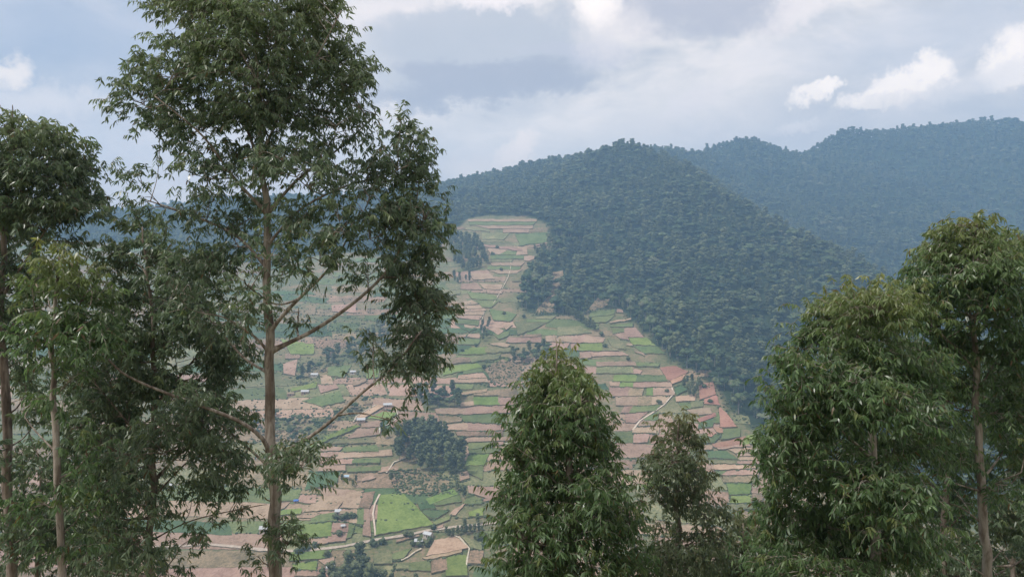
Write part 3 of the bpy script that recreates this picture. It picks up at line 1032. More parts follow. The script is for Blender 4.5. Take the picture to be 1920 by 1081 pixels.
def scatter_poly(poly, n, mind):
    poly_w = [tuple(p[:2]) for p in cast([p[0] for p in poly], [p[1] for p in poly])]
    xs, ys = zip(*poly_w); out = []
    tries = 0
    while len(out) < n and tries < 6000:
        tries += 1
        x, y = trng.uniform(min(xs), max(xs)), trng.uniform(min(ys), max(ys))
        if in_poly(x, y, poly_w) and all((x-a)**2+(y-b)**2 > mind*mind for a, b in out): out.append((x, y))
    return out
gl = {'a': (58, 5.5, 1.05, 'tall grey-green gum in the dense grove above the big bright green field', 'grove above the big green field'),
      'b': (22, 6, 1.0, 'tree in the dark grove just above the white-roofed houses', 'grove above the houses'),
      'c': (70, 5.6, 1.0, 'dark gum in the square plantation left of the topmost terraces', 'plantation left of the top terraces'),
      'd': (8, 9, .7, 'short dark gum in the small patch under the square plantation', 'patch under the plantation'),
      'e': (8, 6, .8, 'gum in the small clump on the right edge of the upper terraces', 'clump on the upper terraces'),
      'f': (18, 7, .85, 'tree in the ragged row above the rough cleared slope', 'row above the cleared slope'),
      'g': (42, 6.5, .92, 'tree in the diagonal gully wood behind the tallest near tree', 'gully wood'),
      'h': (36, 6, .72, 'low dark tree in the hollow left of the ridge houses', 'trees in the hollow')}
for k, (n, md, sc, lab, grp) in gl.items():
    for x, y in scatter_poly(groves[k], n, md):
        rnd = k == 'h' or (k in 'gbf' and trng.random() < .45)
        plant('gum_tree', 'broad' if rnd else 'gum', x, y, sc*trng.uniform(.78, 1.15)*(.95 if rnd else 1), lab, 'tree', grp)
def plant_px(lst, kind, sc, lab, grp, name='gum_tree', cat='tree', zs=1.0):
    w = cast([p[0] for p in lst], [p[1] for p in lst])
    for p, q in zip(w, lst):
        plant(name, kind, p[0], p[1], (q[2] if len(q) > 2 else sc)*trng.uniform(.9, 1.1), lab, cat, grp, zs=zs)
plant_px([(1064+i*3.6, 590+i*2.1+trng.uniform(-3, 3)) for i in range(15)], 'gum', .72, 'gum in the dark slanting row below the landslip scar', 'row below the landslip')
plant_px([(902, 622), (908, 628), (914, 616), (906, 640), (912, 634), (905, 612), (918, 608)], 'gum', .62, 'gum in the small clump beside the curved field path', 'clump by the curved path')
plant_px([(1283, 728), (1290, 738), (1297, 732), (1304, 740), (1311, 728), (1288, 720), (1298, 718), (1307, 732), (1293, 744), (1301, 746)], 'gum', .62, 'dark tree in the round clump amid red soil', 'clump amid red soil')
plant_px([(857, 922, .62), (871, 934, .66)], 'gum', .6, 'one of two slim trees on the edge below the grove', 'two slim trees below the grove')
plant_px([(734, 905, .6), (722, 822, .75), (715, 812, .6), (641, 903, .4), (662, 912, .35), (668, 904, .4)], 'gum', .5, 'lone dark tree near a small field house', 'lone trees by houses')
plant_px([(836, 1003), (842, 1008), (850, 1006), (858, 1004), (866, 1000), (874, 1002), (882, 998), (890, 1000), (898, 996), (903, 1002), (872, 992, .5), (896, 984, .6)], 'gum', .42, 'dark roadside tree in the row at the valley road bend', 'roadside trees')
valley = [(604, 598), (622, 606), (640, 600), (656, 612), (668, 598), (684, 606), (700, 598), (648, 590), (674, 622), (716, 596), (735, 600), (758, 594), (780, 598), (664, 588), (628, 592), (690, 590)]
for i, (px, D) in enumerate(valley):
    x = (px-CX)/F*D
    plant('gum_tree', 'gum', x, D, (1.35 if 640 < px < 700 else (1.0 if px < 720 else .78))*trng.uniform(.88, 1.1), 'big dark tree in the clump on the valley floor below the road', 'tree', 'valley floor clump')
bushes = [(788, 1022), (776, 1024), (806, 1016), (800, 1024), (612, 1043), (575, 1030), (590, 1026), (560, 1038), (636, 1006), (648, 972), (656, 972), (640, 975), (630, 973), (664, 972),
          (940, 508), (834, 573), (908, 690), (1135, 652), (1128, 630), (1236, 757), (1332, 756), (1320, 728), (1312, 720), (770, 1008), (762, 1006), (812, 993), (700, 1022), (716, 1020), (895, 1012), (905, 1010),
          (892, 650), (867, 660), (1178, 676), (945, 590), (982, 596), (1250, 736), (924, 478), (932, 466)]
plant_px(bushes, 'bush', 2.0, 'small round dark bush standing on the edge of a field', 'scattered field bushes', 'field_bush', 'bush')

def scrub():
    """low hedge scrub along terrace edges: uncountable, one object"""
    g = np.random.default_rng(3)
    base = TB(); v, f = ICO0
    P_ = []
    for lo, hi, le, ri, main in plot_edges:
        for e, pr in ((lo, .5), (hi, .15), (le, .18), (ri, .18)):
            if g.random() < pr:
                for i in range(len(e)-1):
                    for _ in range(2):
                        if g.random() < .55:
                            P_.append(e[i] + (e[i+1]-e[i])*g.random() + np.array((g.normal()*.5, g.normal()*.5, .6)))
    rough = [(735, 880, 870, 930, 520), (900, 670, 1010, 725, 380), (1000, 555, 1060, 592, 260), (470, 775, 690, 838, 500), (545, 600, 740, 720, 500), (1085, 555, 1150, 590, 100), (500, 500, 845, 700, 900), (470, 560, 700, 780, 500)]
    for x0, y0, x1, y1, n in rough:
        w = cast(g.uniform(x0, x1, n), g.uniform(y0, y1, n)); P_ += [p + np.array((0, 0, .8)) for p in w]
    ed = np.array([p[:2] for p in wood_xy[10:34]])
    for i in range(len(ed)-1):
        for _ in range(26):
            q = ed[i] + (ed[i+1]-ed[i])*g.random() + g.normal(size=2)*4.5
            P_.append(np.array((q[0], q[1], float(T(q[0], q[1]))+.9)))
    P_ = np.array(P_)
    s = .55 + .9*g.random(len(P_))**2
    V = P_[:, None] + v[None]*(1+.35*(g.random((len(P_), len(v), 1))*2-1))*s[:, None, None]*np.array((1.25, 1.25, .95))
    Tt = f[None] + (np.arange(len(P_))*len(v))[:, None, None]
    me = tri_mesh('hedge_scrub', V.reshape(-1, 3), Tt.reshape(-1, 3), M['scrub'])
    o = link(bpy.data.objects.new('hedge_scrub', me))
    tag(o, 'low dark scrub and grass tufts along the terrace edges', 'scrub', kind='stuff')
scrub()

# ------------------------------------------------------------------ the forest
def forest():
    g = np.random.default_rng(11)
    st = 12.4
    X, Y = np.meshgrid(np.arange(-1500, 2500, st), np.arange(780, 3060, st))
    X = X.ravel() + g.uniform(-.48, .48, X.size)*st; Y = Y.ravel() + g.uniform(-.48, .48, Y.size)*st
    k = (np.abs(X/Y) < .86) & in_poly(X, Y, wood_xy)
    k &= (Y < 2200) | (g.random(X.size) < .8)
    X, Y = X[k], Y[k]
    Z = T(X, Y)
    px, py = proj(X, Y, Z)
    ok = np.ones(len(X), bool)
    for s in slips.values(): ok &= ~in_poly(px, py, s)
    # leave out what lies deep behind a crest
    hide = np.zeros(len(X))
    for t in np.linspace(.45, .98, 40):
        hide = np.maximum(hide, T(X*t, Y*t) - Z*t)
    ok &= hide < 45
    X, Y, Z, px, py = X[ok], Y[ok], Z[ok], px[ok], py[ok]
    ok2 = value_noise(X/38, Y/38, 31) + g.random(len(X))*.8 > -.62
    X, Y, Z, px, py = X[ok2], Y[ok2], Z[ok2], px[ok2], py[ok2]
    sc = (.78 + 1.05*g.random(len(X))**1.9) * (1 + .18*value_noise(X/90, Y/90, 8))
    # the largest-looking ones stand as trees of their own: those along the field edge
    ex, ey = np.array([p[0] for p in wood_xy[10:34]]), np.array([p[1] for p in wood_xy[10:34]])
    dd = np.full(len(X), 1e9)
    for i in range(len(ex)-1):
        ax, ay, bx, by = ex[i], ey[i], ex[i+1], ey[i+1]
        t = np.clip(((X-ax)*(bx-ax)+(Y-ay)*(by-ay))/((bx-ax)**2+(by-ay)**2+1e-9), 0, 1)
        dd = np.minimum(dd, np.hypot(X-ax-(bx-ax)*t, Y-ay-(by-ay)*t))
    inview = (px > 850) & (px < 1425) & (Y < 1500)
    order = np.argsort(np.where(inview, dd + .02*Y, 1e9))[:230]
    first = []
    for i in order:
        r, c = plant('forest_tree', 'broad' if trng.random() < .8 else 'gum', X[i], Y[i], float(sc[i]), 'broad dark tree standing along the edge where the forest meets the fields', 'tree', 'forest edge trees', -.8, 1.1)
        first.append(c)
    src = {}
    for c in first: src.setdefault(c.data.name, c)
    src = list(src.values())
    keep = np.ones(len(X), bool); keep[order] = False
    X, Y, Z, sc = X[keep], Y[keep], Z[keep], sc[keep]
    me = bpy.data.meshes.new('forest')
    me.from_pydata(np.c_[X, Y, Z-.8].tolist(), [], [])
    n = len(X)
    a = me.attributes.new('size', 'FLOAT_VECTOR', 'POINT')
    a.data.foreach_set('vector', (np.c_[sc, sc, sc*(.62+.34*g.random(n))]).astype(np.float32).ravel())
    a = me.attributes.new('turn', 'FLOAT_VECTOR', 'POINT')
    a.data.foreach_set('vector', np.c_[g.normal(size=n)*.1, g.normal(size=n)*.1, g.random(n)*6.28].astype(np.float32).ravel())
    a = me.attributes.new('which', 'INT', 'POINT')
    wt = np.array([.06 if max(v.co.z for v in s.data.vertices) > 18 else 1.0 for s in src]); wt /= wt.sum()
    a.data.foreach_set('value', g.choice(len(src), n, p=wt).astype(np.int32))
    o = link(bpy.data.objects.new('forest', me))
    tag(o, 'dense blue-green forest covering the spur and the far ridge', 'forest', kind='stuff')
    ng = bpy.data.node_groups.new('forest_scatter', 'GeometryNodeTree')
    ng.interface.new_socket('Geometry', in_out='INPUT', socket_type='NodeSocketGeometry')
    ng.interface.new_socket('Geometry', in_out='OUTPUT', socket_type='NodeSocketGeometry')
    gi, go = ng.nodes.new('NodeGroupInput'), ng.nodes.new('NodeGroupOutput')
    ip = ng.nodes.new('GeometryNodeInstanceOnPoints')
    jn = ng.nodes.new('GeometryNodeJoinGeometry')
    for s in src:
        oi = ng.nodes.new('GeometryNodeObjectInfo'); oi.inputs['Object'].default_value = s
        oi.inputs['As Instance'].default_value = True
        ng.links.new(oi.outputs['Geometry'], jn.inputs[0])
    def attr(nm, tp):
        q = ng.nodes.new('GeometryNodeInputNamedAttribute'); q.data_type = tp; q.inputs['Name'].default_value = nm
        return q.outputs['Attribute']
    ng.links.new(gi.outputs[0], ip.inputs['Points']); ng.links.new(jn.outputs[0], ip.inputs['Instance'])
    ip.inputs['Pick Instance'].default_value = True
    ng.links.new(attr('which', 'INT'), ip.inputs['Instance Index'])
    ng.links.new(attr('turn', 'FLOAT_VECTOR'), ip.inputs['Rotation'])
    ng.links.new(attr('size', 'FLOAT_VECTOR'), ip.inputs['Scale'])
    ng.links.new(ip.outputs[0], go.inputs[0])
    md = o.modifiers.new('scatter', 'NODES'); md.node_group = ng
    print('forest', n, len(src))
forest()

# ------------------------------------------------------------------ houses
def house(px, py, wm, dm, hm, roofm, wallm, label, rz=0.0, roof='gable', name='farm_house', cat='house'):
    c = cast([px], [py])[0]
    r = empty(name, (c[0], c[1], c[2]+.9), rz)
    tag(r, label, cat, 'farm houses on the slope')
    w, d, h = wm/2, dm/2, hm
    V = [(-w, -d, -3), (w, -d, -3), (w, d, -3), (-w, d, -3), (-w, -d, h), (w, -d, h), (w, d, h), (-w, d, h)]
    F_ = [(0, 1, 5, 4), (1, 2, 6, 5), (2, 3, 7, 6), (3, 0, 4, 7)]
    rh = dm*.28
    V += [(-w, 0, h+rh), (w, 0, h+rh)]
    F_ += [(4, 7, 8), (5, 9, 6)]
    mesh_obj('wall', V, F_, wallm, r)
    o = .5; t = .12; e = o*rh/d
    RV = []
    for zz in (0, t):
        RV += [(-w-o, -d-o, h-e+zz+.02), (w+o, -d-o, h-e+zz+.02), (w+o, 0, h+rh+zz+.02), (-w-o, 0, h+rh+zz+.02), (w+o, d+o, h-e+zz+.02), (-w-o, d+o, h-e+zz+.02)]
    RF = [(6, 7, 8, 9), (9, 8, 10, 11), (1, 0, 3, 2), (2, 3, 5, 4), (0, 1, 7, 6), (4, 5, 11, 10), (0, 6, 9, 3), (3, 9, 11, 5), (1, 2, 8, 7), (2, 4, 10, 8)]
    mesh_obj('roof', RV, RF, roofm, r)
    def pane(nm, x, z0, ww, hh):
        mesh_obj(nm, [(x-ww/2, -d-.04, z0), (x+ww/2, -d-.04, z0), (x+ww/2, -d-.04, z0+hh), (x-ww/2, -d-.04, z0+hh), (x-ww/2, -d+.1, z0), (x+ww/2, -d+.1, z0), (x+ww/2, -d+.1, z0+hh), (x-ww/2, -d+.1, z0+hh)],
                 [(0, 1, 2, 3), (0, 4, 5, 1), (1, 5, 6, 2), (2, 6, 7, 3), (3, 7, 4, 0)], M['dark'], r)
    pane('door', 0, 0, 1.0, min(2.0, h-.3))
    if wm > 6:
        pane('window', -w*.55, .9, .9, .8); pane('window', w*.55, .9, .9, .8)
    return r
house(727, 763, 9.5, 6, 2.6, M['tin'], M['mud'], 'white-roofed house at the top of the ridge lane', .12)
house(677, 791, 9, 6, 2.5, M['tin'], M['mud'], 'white-roofed house in the bend at the lower end of the ridge lane', .15)
house(755, 809, 7.5, 5, 2.6, M['tin'], M['mudpale'], 'small pale house against the left edge of the dense grove', -.1)
house(650, 899, 4, 4, 3.0, M['tinblue'], M['mudpale'], 'tiny bluish hut among bushes above the soil strips', .1)
house(634, 964, 5, 5, 2.8, M['tin'], M['mudpale'], 'white tin-roofed hut joined to the brown thatched shed', .1)
house(648, 966, 9, 5.5, 2.2, M['thatch'], M['mud'], 'brown thatched shed beside the white tin-roofed hut', .08)
house(643, 990, 3.2, 3, 2.0, M['tin'], M['mud'], 'very small hut alone on the brown field below the thatched shed', .3)
house(555, 942, 3.6, 3, 1.6, M['bluetarp'], M['mud'], 'low shelter under a bright blue sheet on the pale soil', .2)
house(620, 1069, 6, 5, 2.6, M['tin'], M['mudpale'], 'white hut half hidden by the valley floor trees', 0)
house(785, 1020, 6.5, 5, 3.0, M['tin'], M['mud'], 'grey-roofed house with reddish walls just below the valley road', .05)
house(803, 1007, 7.5, 5, 2.8, M['tin'], M['mudpale'], 'white-roofed house right beside the valley road', -.5)
house(590, 706, 9, 6, 2.6, M['tin'], M['mudpale'], 'white house below the diagonal gully wood', 0)
house(572, 738, 9, 6, 2.6, M['tin'], M['mud'], 'white-roofed house with pinkish walls above the dark hollow', .1)
house(545, 742, 8, 5, 2.6, M['thatch'], M['mud'], 'brown-roofed house left of the pinkish-walled house', .1)
house(662, 701, 7, 5, 2.6, M['tin'], M['mudpale'], 'small white house behind the hanging twigs of the tallest tree', 0)
house(751, 702, 6, 5, 2.6, M['tin'], M['mudpale'], 'small white house behind the right lobe of the tallest tree', 0)
house(497, 996, 9, 6, 2.8, M['tin'], M['mudpale'], 'white-roofed house just left of the tallest tree trunk', .1)
house(26, 1003, 12, 7, 3.0, M['tin'], M['mudpale'], 'pale-roofed house seen through the gap between the leftmost trunks', .1)
house(318, 914, 6, 5, 2.6, M['tin'], M['mudpale'], 'small white house glimpsed through the dark left foliage', 0)

# ------------------------------------------------------------------ near gum trees
def catmull(p, n=6):
    p = np.asarray(p, float)
    q = np.r_[[2*p[0]-p[1]], p, [2*p[-1]-p[-2]]]
    out = []
    for i in range(1, len(q)-2):
        for s in np.arange(n)/n:
            a, b, c, d = q[i-1], q[i], q[i+1], q[i+2]
            out.append(.5*((2*b)+(-a+c)*s+(2*a-5*b+4*c-d)*s*s+(-a+3*b-3*c+d)*s**3))
    out.append(p[-1])
    return np.array(out)

def leaf_sprays(S, dirs, g, L, per=12, tl=.24):
    """leafy twigs hanging from points S; returns leaf verts/tris + per-leaf random, twig verts/tris"""
    n = len(S)
    ln = tl*(.65+.7*g.random(n))
    t = (np.arange(per)+.6)/per
    down = np.array((0, 0, -1.0))
    sag = (.20 + .35*g.random(n))
    # twig curve p(t) = S + dir*ln*t - z*sag*ln*t^2
    pos = S[:, None] + dirs[:, None]*(ln[:, None]*t)[..., None] + down*(sag[:, None]*ln[:, None]*t**2)[..., None]
    tan = unit(dirs[:, None] + down*(2*sag[:, None]*t)[..., None])
    side = unit(np.cross(tan, np.array((.05, .03, 1.0))) + g.normal(size=(n, per, 3))*.25)
    sgn = np.where(np.arange(per) % 2 == 0, 1, -1)[None, :, None]
    hang = .55 + .75*g.random((n, per, 1))
    ax = unit(tan*(.35+.3*g.random((n, per, 1))) + side*sgn*(.55+.3*g.random((n, per, 1))) + down*hang + g.normal(size=(n, per, 3))*.22)
    ax = ax.reshape(-1, 3); p0 = pos.reshape(-1, 3)
    m = len(p0)
    l = L*(.62+.62*g.random((m, 1))); w = l*(.095+.045*g.random((m, 1)))
    bl = unit(np.cross(ax, g.normal(size=(m, 3)) + np.array((0, 0, .6))))
    nr = np.cross(ax, bl)
    cv = (g.random((m, 1))-.3)*.22*l
    c1, c2, c3 = p0+ax*l*.3, p0+ax*l*.64+nr*cv*.45+down*l*.03, p0+ax*l*.98+nr*cv+down*l*.09
    V = np.stack([p0, c1+bl*w, c1-bl*w, c2+bl*w*.82, c2-bl*w*.82, c3], 1).reshape(-1, 3)
    T0 = np.array([[0, 1, 2], [1, 3, 4], [1, 4, 2], [3, 5, 4]])
    Tt = (T0[None] + (np.arange(m)*6)[:, None, None]).reshape(-1, 3)
    # twig as thin three-sided spike of four points
    tp = np.linspace(0, 1, 3)
    q = S[:, None] + dirs[:, None]*(ln[:, None]*tp)[..., None] + down*(sag[:, None]*ln[:, None]*tp**2)[..., None]
    a = unit(np.cross(dirs, np.array((.3, .2, 1.0)))); b = unit(np.cross(dirs, a))
    rr = np.array((.004, .003, .0008))
    ring = [q + (a*math.cos(k)+b*math.sin(k))[:, None]*rr[None, :, None] for k in (0, 2.09, 4.19)]
    TV = np.stack(ring, 2).reshape(-1, 3)      # n,4,3
    tf = []
    for i in range(2):
        for k in range(3):
            A, B = i*3+k, i*3+(k+1) % 3
            tf += [(A, B, B+3), (A, B+3, A+3)]
    TF = (np.array(tf)[None] + (np.arange(n)*9)[:, None, None]).reshape(-1, 3)
    return V, Tt, m, TV, TF

KM = 1.52
def gum(name, label, D, trunk, limbs, blobs, leaf, bark, seed, L=.17, young_top=None, depth=1.0, kmul=1.0, parent_group='near gum trees on the slope'):
    g = np.random.default_rng(seed)
    tp = [P(a, b, D + (d if d else 0)) for a, b, r, d in trunk]
    rad = [r for a, b, r, d in trunk]
    base = tp[0].copy()
    gz = float(T(base[0], base[1]))
    foot = np.array((base[0]+.1, base[1], gz-.4))
    root = empty(name, (foot[0], foot[1], gz))
    o3 = np.array((foot[0], foot[1], gz))
    tag(root, label, 'tree', parent_group)
    pts = catmull([foot, (foot+base)/2] + tp, 6)
    rr = np.interp(np.linspace(0, 1, len(pts)), np.linspace(0, 1, len(rad)+2), [rad[0]*1.45, rad[0]*1.15]+rad)
    rr *= 1 + .06*value_noise(np.arange(len(pts))*.7, np.zeros(len(pts))+seed, 2)
    pts[3:] += np.c_[value_noise(np.arange(len(pts)-3)*.4, np.zeros(len(pts)-3)+seed, 5), value_noise(np.arange(len(pts)-3)*.4, np.zeros(len(pts)-3)+seed, 6), np.zeros(len(pts)-3)]*.04
    V, Tt = tube(pts, rr, 12)
    link(bpy.data.objects.new('trunk', tri_mesh('trunk', V-o3, Tt, bark, smooth=True)), root)
    skel = [np.c_[pts, rr]]
    def branch(path, r0, r1, sides=7, nm='branch'):
        r = np.linspace(r0, r1, len(path)); r[0] *= 1.7; r[1] *= 1.2
        V, Tt = tube(path, r, sides)
        link(bpy.data.objects.new(nm, tri_mesh(nm, V-o3, Tt, bark, smooth=True)), root)
        skel.append(np.c_[path, r])
    for lb in limbs:
        r0, dy = lb[0], lb[1]
        lp = [P(a, b, D + dy*k/(len(lb)-3)) for k, (a, b) in enumerate(lb[2:])]
        # root the limb on the trunk axis
        i = np.argmin(np.abs(pts[:, 2]-lp[0][2])); lp[0] = pts[i].copy()
        branch(catmull(lp, 5), r0, max(.006, r0*.3))
    wx = max(b[0]+b[2] for b in blobs) - min(b[0]-b[2] for b in blobs)
    half = wx/2/F*D*depth
    cxs = np.average([b[0] for b in blobs], weights=[b[2]*b[3] for b in blobs])
    SV, SD, ctr = [], [], []
    twV, twT, twn = [], [], 0
    for bi, bl in enumerate(blobs):
        px, py, rx, ry, k = bl[:5]
        # crown is round in plan: blobs near the middle may lie in front or behind
        room = math.sqrt(max(.05, 1-((px-cxs)/(wx/2+1))**2))*half*.62
        dy = bl[5] if len(bl) > 5 else (g.random()*2-1)*room
        c = P(px, py, D+dy)
        a, b = rx/F*D, ry/F*D
        dr = min(max((a+b)/2, .35), half*.8)
        sk = np.concatenate(skel)
        dist = np.linalg.norm(sk[:, :3]-c, axis=1) + np.clip(sk[:, 2]-c[2]+.25*b, 0, None)*2.0 + np.where(sk[:, 3] < .010, .6, 0)
        j = dist.argmin(); s0 = sk[j, :3]
        if np.linalg.norm(s0-c) > .25:
            m_ = (s0+c)/2 + np.array((0, 0, -.08*np.linalg.norm(c-s0))) + g.normal(size=3)*.04
            path = catmull([s0, m_, c, c+unit(c-s0)*.35*min(a, b)+np.array((0, 0, .2*b))], 4)
            branch(path, min(sk[j, 3]*.7, .012+.012*np.linalg.norm(c-s0)), .005, 5)
        nleaf = k*kmul*KM*math.pi*rx*ry / (.62*(L/D*F)**2*.2)
        nsub = max(2, int(nleaf/12/7))
        d = unit(g.normal(size=(nsub, 3)))
        if k > 1.9:
            low = (d[:, 2] < -.15) & (g.random(nsub) < .6)
            d[low, 2] *= -1
        q = c + d*(g.random((nsub, 1))**.34)*np.array((a, dr, b))*.97
        sk = np.concatenate(skel)[:, :3]
        for s in q:
            dist = np.linalg.norm(sk-s, axis=1) + np.clip(sk[:, 2]-s[2], 0, None)
            p0 = sk[dist.argmin()]
            mid = (p0+s)/2 + g.normal(size=3)*.06 + np.array((0, 0, .06))
            V, Tt = tube(catmull([p0, mid, s], 3), np.linspace(.0085, .003, 7), 4)
            twV.append(V); twT.append(Tt+twn); twn += len(V)
            ns = int(g.integers(5, 10))
            st = s + g.normal(size=(ns, 3))*np.array((.14, .14, .11))
            out = unit(s - (c - np.array((0, 0, b*.5))))
            dd = unit(out*.8 + np.array((0, 0, .35)) + g.normal(size=(ns, 3))*.65)
            SV.append(st); SD.append(dd)
            ctr.append(np.full(ns, (s[2]-c[2])/max(b, .1)))
    S, Dr, hgt = np.concatenate(SV), np.concatenate(SD), np.concatenate(ctr)
    V, Tt, m, TV, TF = leaf_sprays(S, Dr, g, L)
    tint = np.clip(g.normal(.45, .2, m), 0, 1)
    tint = np.where(g.random(m) < .012, 1.0, np.minimum(tint, .93))
    per = m//len(S)
    clump = np.repeat(np.clip(g.normal(0, .12, len(S)), -.3, .3), per)
    tint = np.where(tint < .99, np.clip(tint+clump, 0, .93), tint)
    # young growth at twig ends near the top of the tree is yellower
    zl = np.repeat(S[:, 2], per); zt = zl.max(); zb = zt - (young_top or 1.5)
    yg = np.clip((zl-zb)/(zt-zb), 0, 1)**1.3 * np.repeat(.3+.7*g.random(len(S)), per)*.85
    yg = np.maximum(yg, np.repeat(np.clip((hgt-.35)/.6, 0, 1)*g.random(len(S))*.32, per))
    yg = np.maximum(yg, np.repeat((g.random(len(S)) < .05)*.45, per))
    me = tri_mesh('crown', V-o3, Tt, leaf, attrs={'tint': np.repeat(tint, 6), 'young': np.repeat(yg, 6)})
    cr = link(bpy.data.objects.new('crown', me), root); cr['kind'] = 'stuff'
    twV.append(TV); twT.append(TF+twn)
    tw = link(bpy.data.objects.new('twigs', tri_mesh('twigs', np.concatenate(twV)-o3, np.concatenate(twT), bark)), root); tw['kind'] = 'stuff'
    print(name, 'leaves', m, 'twigs', len(q), 'tris', len(Tt)+len(np.concatenate(twT)))
    return root

# the tall open tree left of the middle
gum('gum_tree', 'tallest open-crowned gum with long bare brown trunk and spreading right limbs', 14.0,
    [(520, 1081, .118, 0), (516, 980, .112, 0), (511, 860, .102, 0), (507, 740, .09, 0), (503, 620, .083, 0), (500, 500, .070, 0), (496, 380, .06, 0), (488, 250, .045, 0), (480, 120, .03, 0), (478, -70, .010, 0)],
    [(.045, .6, (512, 655), (600, 612), (690, 545), (745, 480), (775, 400)),
     (.042, -.5, (507, 620), (545, 575), (620, 500), (655, 440)),
     (.04, -.9, (515, 862), (600, 805), (680, 735), (735, 690), (790, 620)),
     (.045, -1.2, (507, 865), (490, 820), (440, 785), (340, 747), (240, 705), (190, 660)),
     (.028, .3, (507, 880), (455, 830), (385, 770), (350, 725)),
     (.03, .8, (504, 705), (455, 668), (400, 605), (340, 545)),
     (.03, -.4, (503, 658), (470, 625), (420, 595), (370, 585)),
     (.032, .5, (500, 505), (440, 440), (350, 400), (265, 372)),
     (.034, -.8, (497, 410), (440, 335), (380, 255), (290, 180)),
     (.034, .8, (497, 400), (560, 335), (640, 275), (705, 215)),
     (.03, .6, (490, 310), (440, 185), (385, 85), (330, 10)),
     (.03, -.7, (488, 290), (540, 185), (600, 95), (640, 20)),
     (.028, -.2, (499, 460), (560, 395), (640, 352), (715, 330), (765, 310)),
     (.012, -.3, (514, 880), (545, 885), (570, 870)),
     (.012, -.3, (518, 1010), (538, 1000), (550, 1015)),
     (.02, -.25, (512, 850), (498, 846), (493, 841)), (.018, -.2, (516, 940), (500, 936), (496, 930)), (.018, .1, (513, 985), (529, 980), (534, 973)),
     (.008, -.2, (511, 800), (520, 840), (524, 880))],
    [(470, 20, 140, 90, 2.8, -.5), (480, 60, 70, 70, 2.0, -1.1), (490, 180, 60, 60, 1.6, -1.1), (365, 40, 80, 80, 2.4), (575, 50, 85, 90, 2.6), (325, 150, 80, 70, 2.4), (470, 130, 120, 90, 2.8), (610, 150, 85, 90, 2.6),
     (268, 195, 48, 58, 2.4), (662, 180, 52, 66, 2.3), (395, 235, 100, 70, 2.6), (535, 235, 110, 75, 2.6), (628, 255, 62, 52, 1.8), (300, 245, 55, 50, 2.2),
     (440, 315, 95, 55, 2.2), (550, 325, 90, 50, 2.2), (262, 340, 34, 34, .9), (350, 320, 60, 40, 1.0), (300, 385, 60, 30, 1.0), (385, 395, 75, 45, 1.2),
     (440, 450, 60, 55, 1.9), (395, 510, 60, 60, 2.0), (560, 420, 55, 50, 1.6), (470, 540, 45, 50, 1.3), (520, 460, 50, 45, 1.3), (430, 580, 50, 45, 1.4), (545, 510, 45, 40, 1.1), (480, 400, 60, 45, 1.6),
     (768, 285, 42, 48, 3.2), (785, 350, 48, 52, 4.0), (788, 425, 54, 54, 4.2), (782, 505, 58, 54, 4.2), (790, 580, 58, 52, 4.2), (795, 640, 56, 46, 3.8), (775, 695, 54, 42, 3.0), (750, 240, 24, 28, 1.6), (735, 420, 36, 50, 1.5), (712, 262, 34, 40, 1.7), (700, 325, 44, 38, 1.8), (730, 340, 34, 40, 1.8),
     (715, 440, 48, 55, 1.7), (685, 390, 45, 45, 1.5), (640, 430, 60, 50, 1.6), (600, 480, 60, 40, 1.4), (690, 520, 40, 45, 1.3), (640, 340, 60, 35, 1.6), (560, 585, 30, 25, .5), (700, 640, 40, 25, .45), (690, 690, 35, 25, .5),
     (340, 560, 60, 50, 1.2), (350, 720, 40, 30, .5),
     (562, 878, 40, 36, 4.0), (535, 1030, 30, 48, 2.8), (545, 850, 30, 20, 2.0), (490, 1050, 25, 30, 1.0), (725, 785, 14, 18, .6)],
    M['leafA'], M['bark'], 101, L=0.120, young_top=3.5, depth=.8, kmul=.84)

# left edge trees
gum('gum_tree', 'dark-trunked gum at the very left edge with a tall domed crown', 15.5,
    [(22, 1081, .104, 0), (14, 900, .092, 0), (8, 720, .08, 0), (4, 560, .066, 0), (6, 420, .055, 0), (20, 300, .03, 0), (24, 215, .012, 0)],
    [(.03, .6, (8, 640), (60, 560), (110, 470)), (.03, -.6, (5, 560), (60, 470), (120, 380)), (.025, .2, (6, 480), (-50, 400), (-90, 330))],
    [(20, 262, 50, 50, 2.4), (4, 205, 16, 34, 1.2), (85, 285, 75, 50, 2.6), (150, 330, 55, 50, 2.4), (50, 350, 100, 60, 2.8), (165, 395, 50, 50, 2.4), (100, 420, 90, 60, 2.6), (20, 440, 70, 70, 2.6),
     (40, 540, 60, 70, 2.2), (-40, 380, 70, 120, 2.4), (-40, 600, 60, 120, 2.0), (40, 640, 45, 60, 1.6), (45, 740, 40, 60, 1.3), (-20, 840, 30, 80, 1.4), (60, 1000, 50, 70, 1.6), (60, 800, 35, 40, .8)],
    M['leafA'], M['barkred'], 102, L=0.130, young_top=1.4, kmul=1.15, depth=.9)
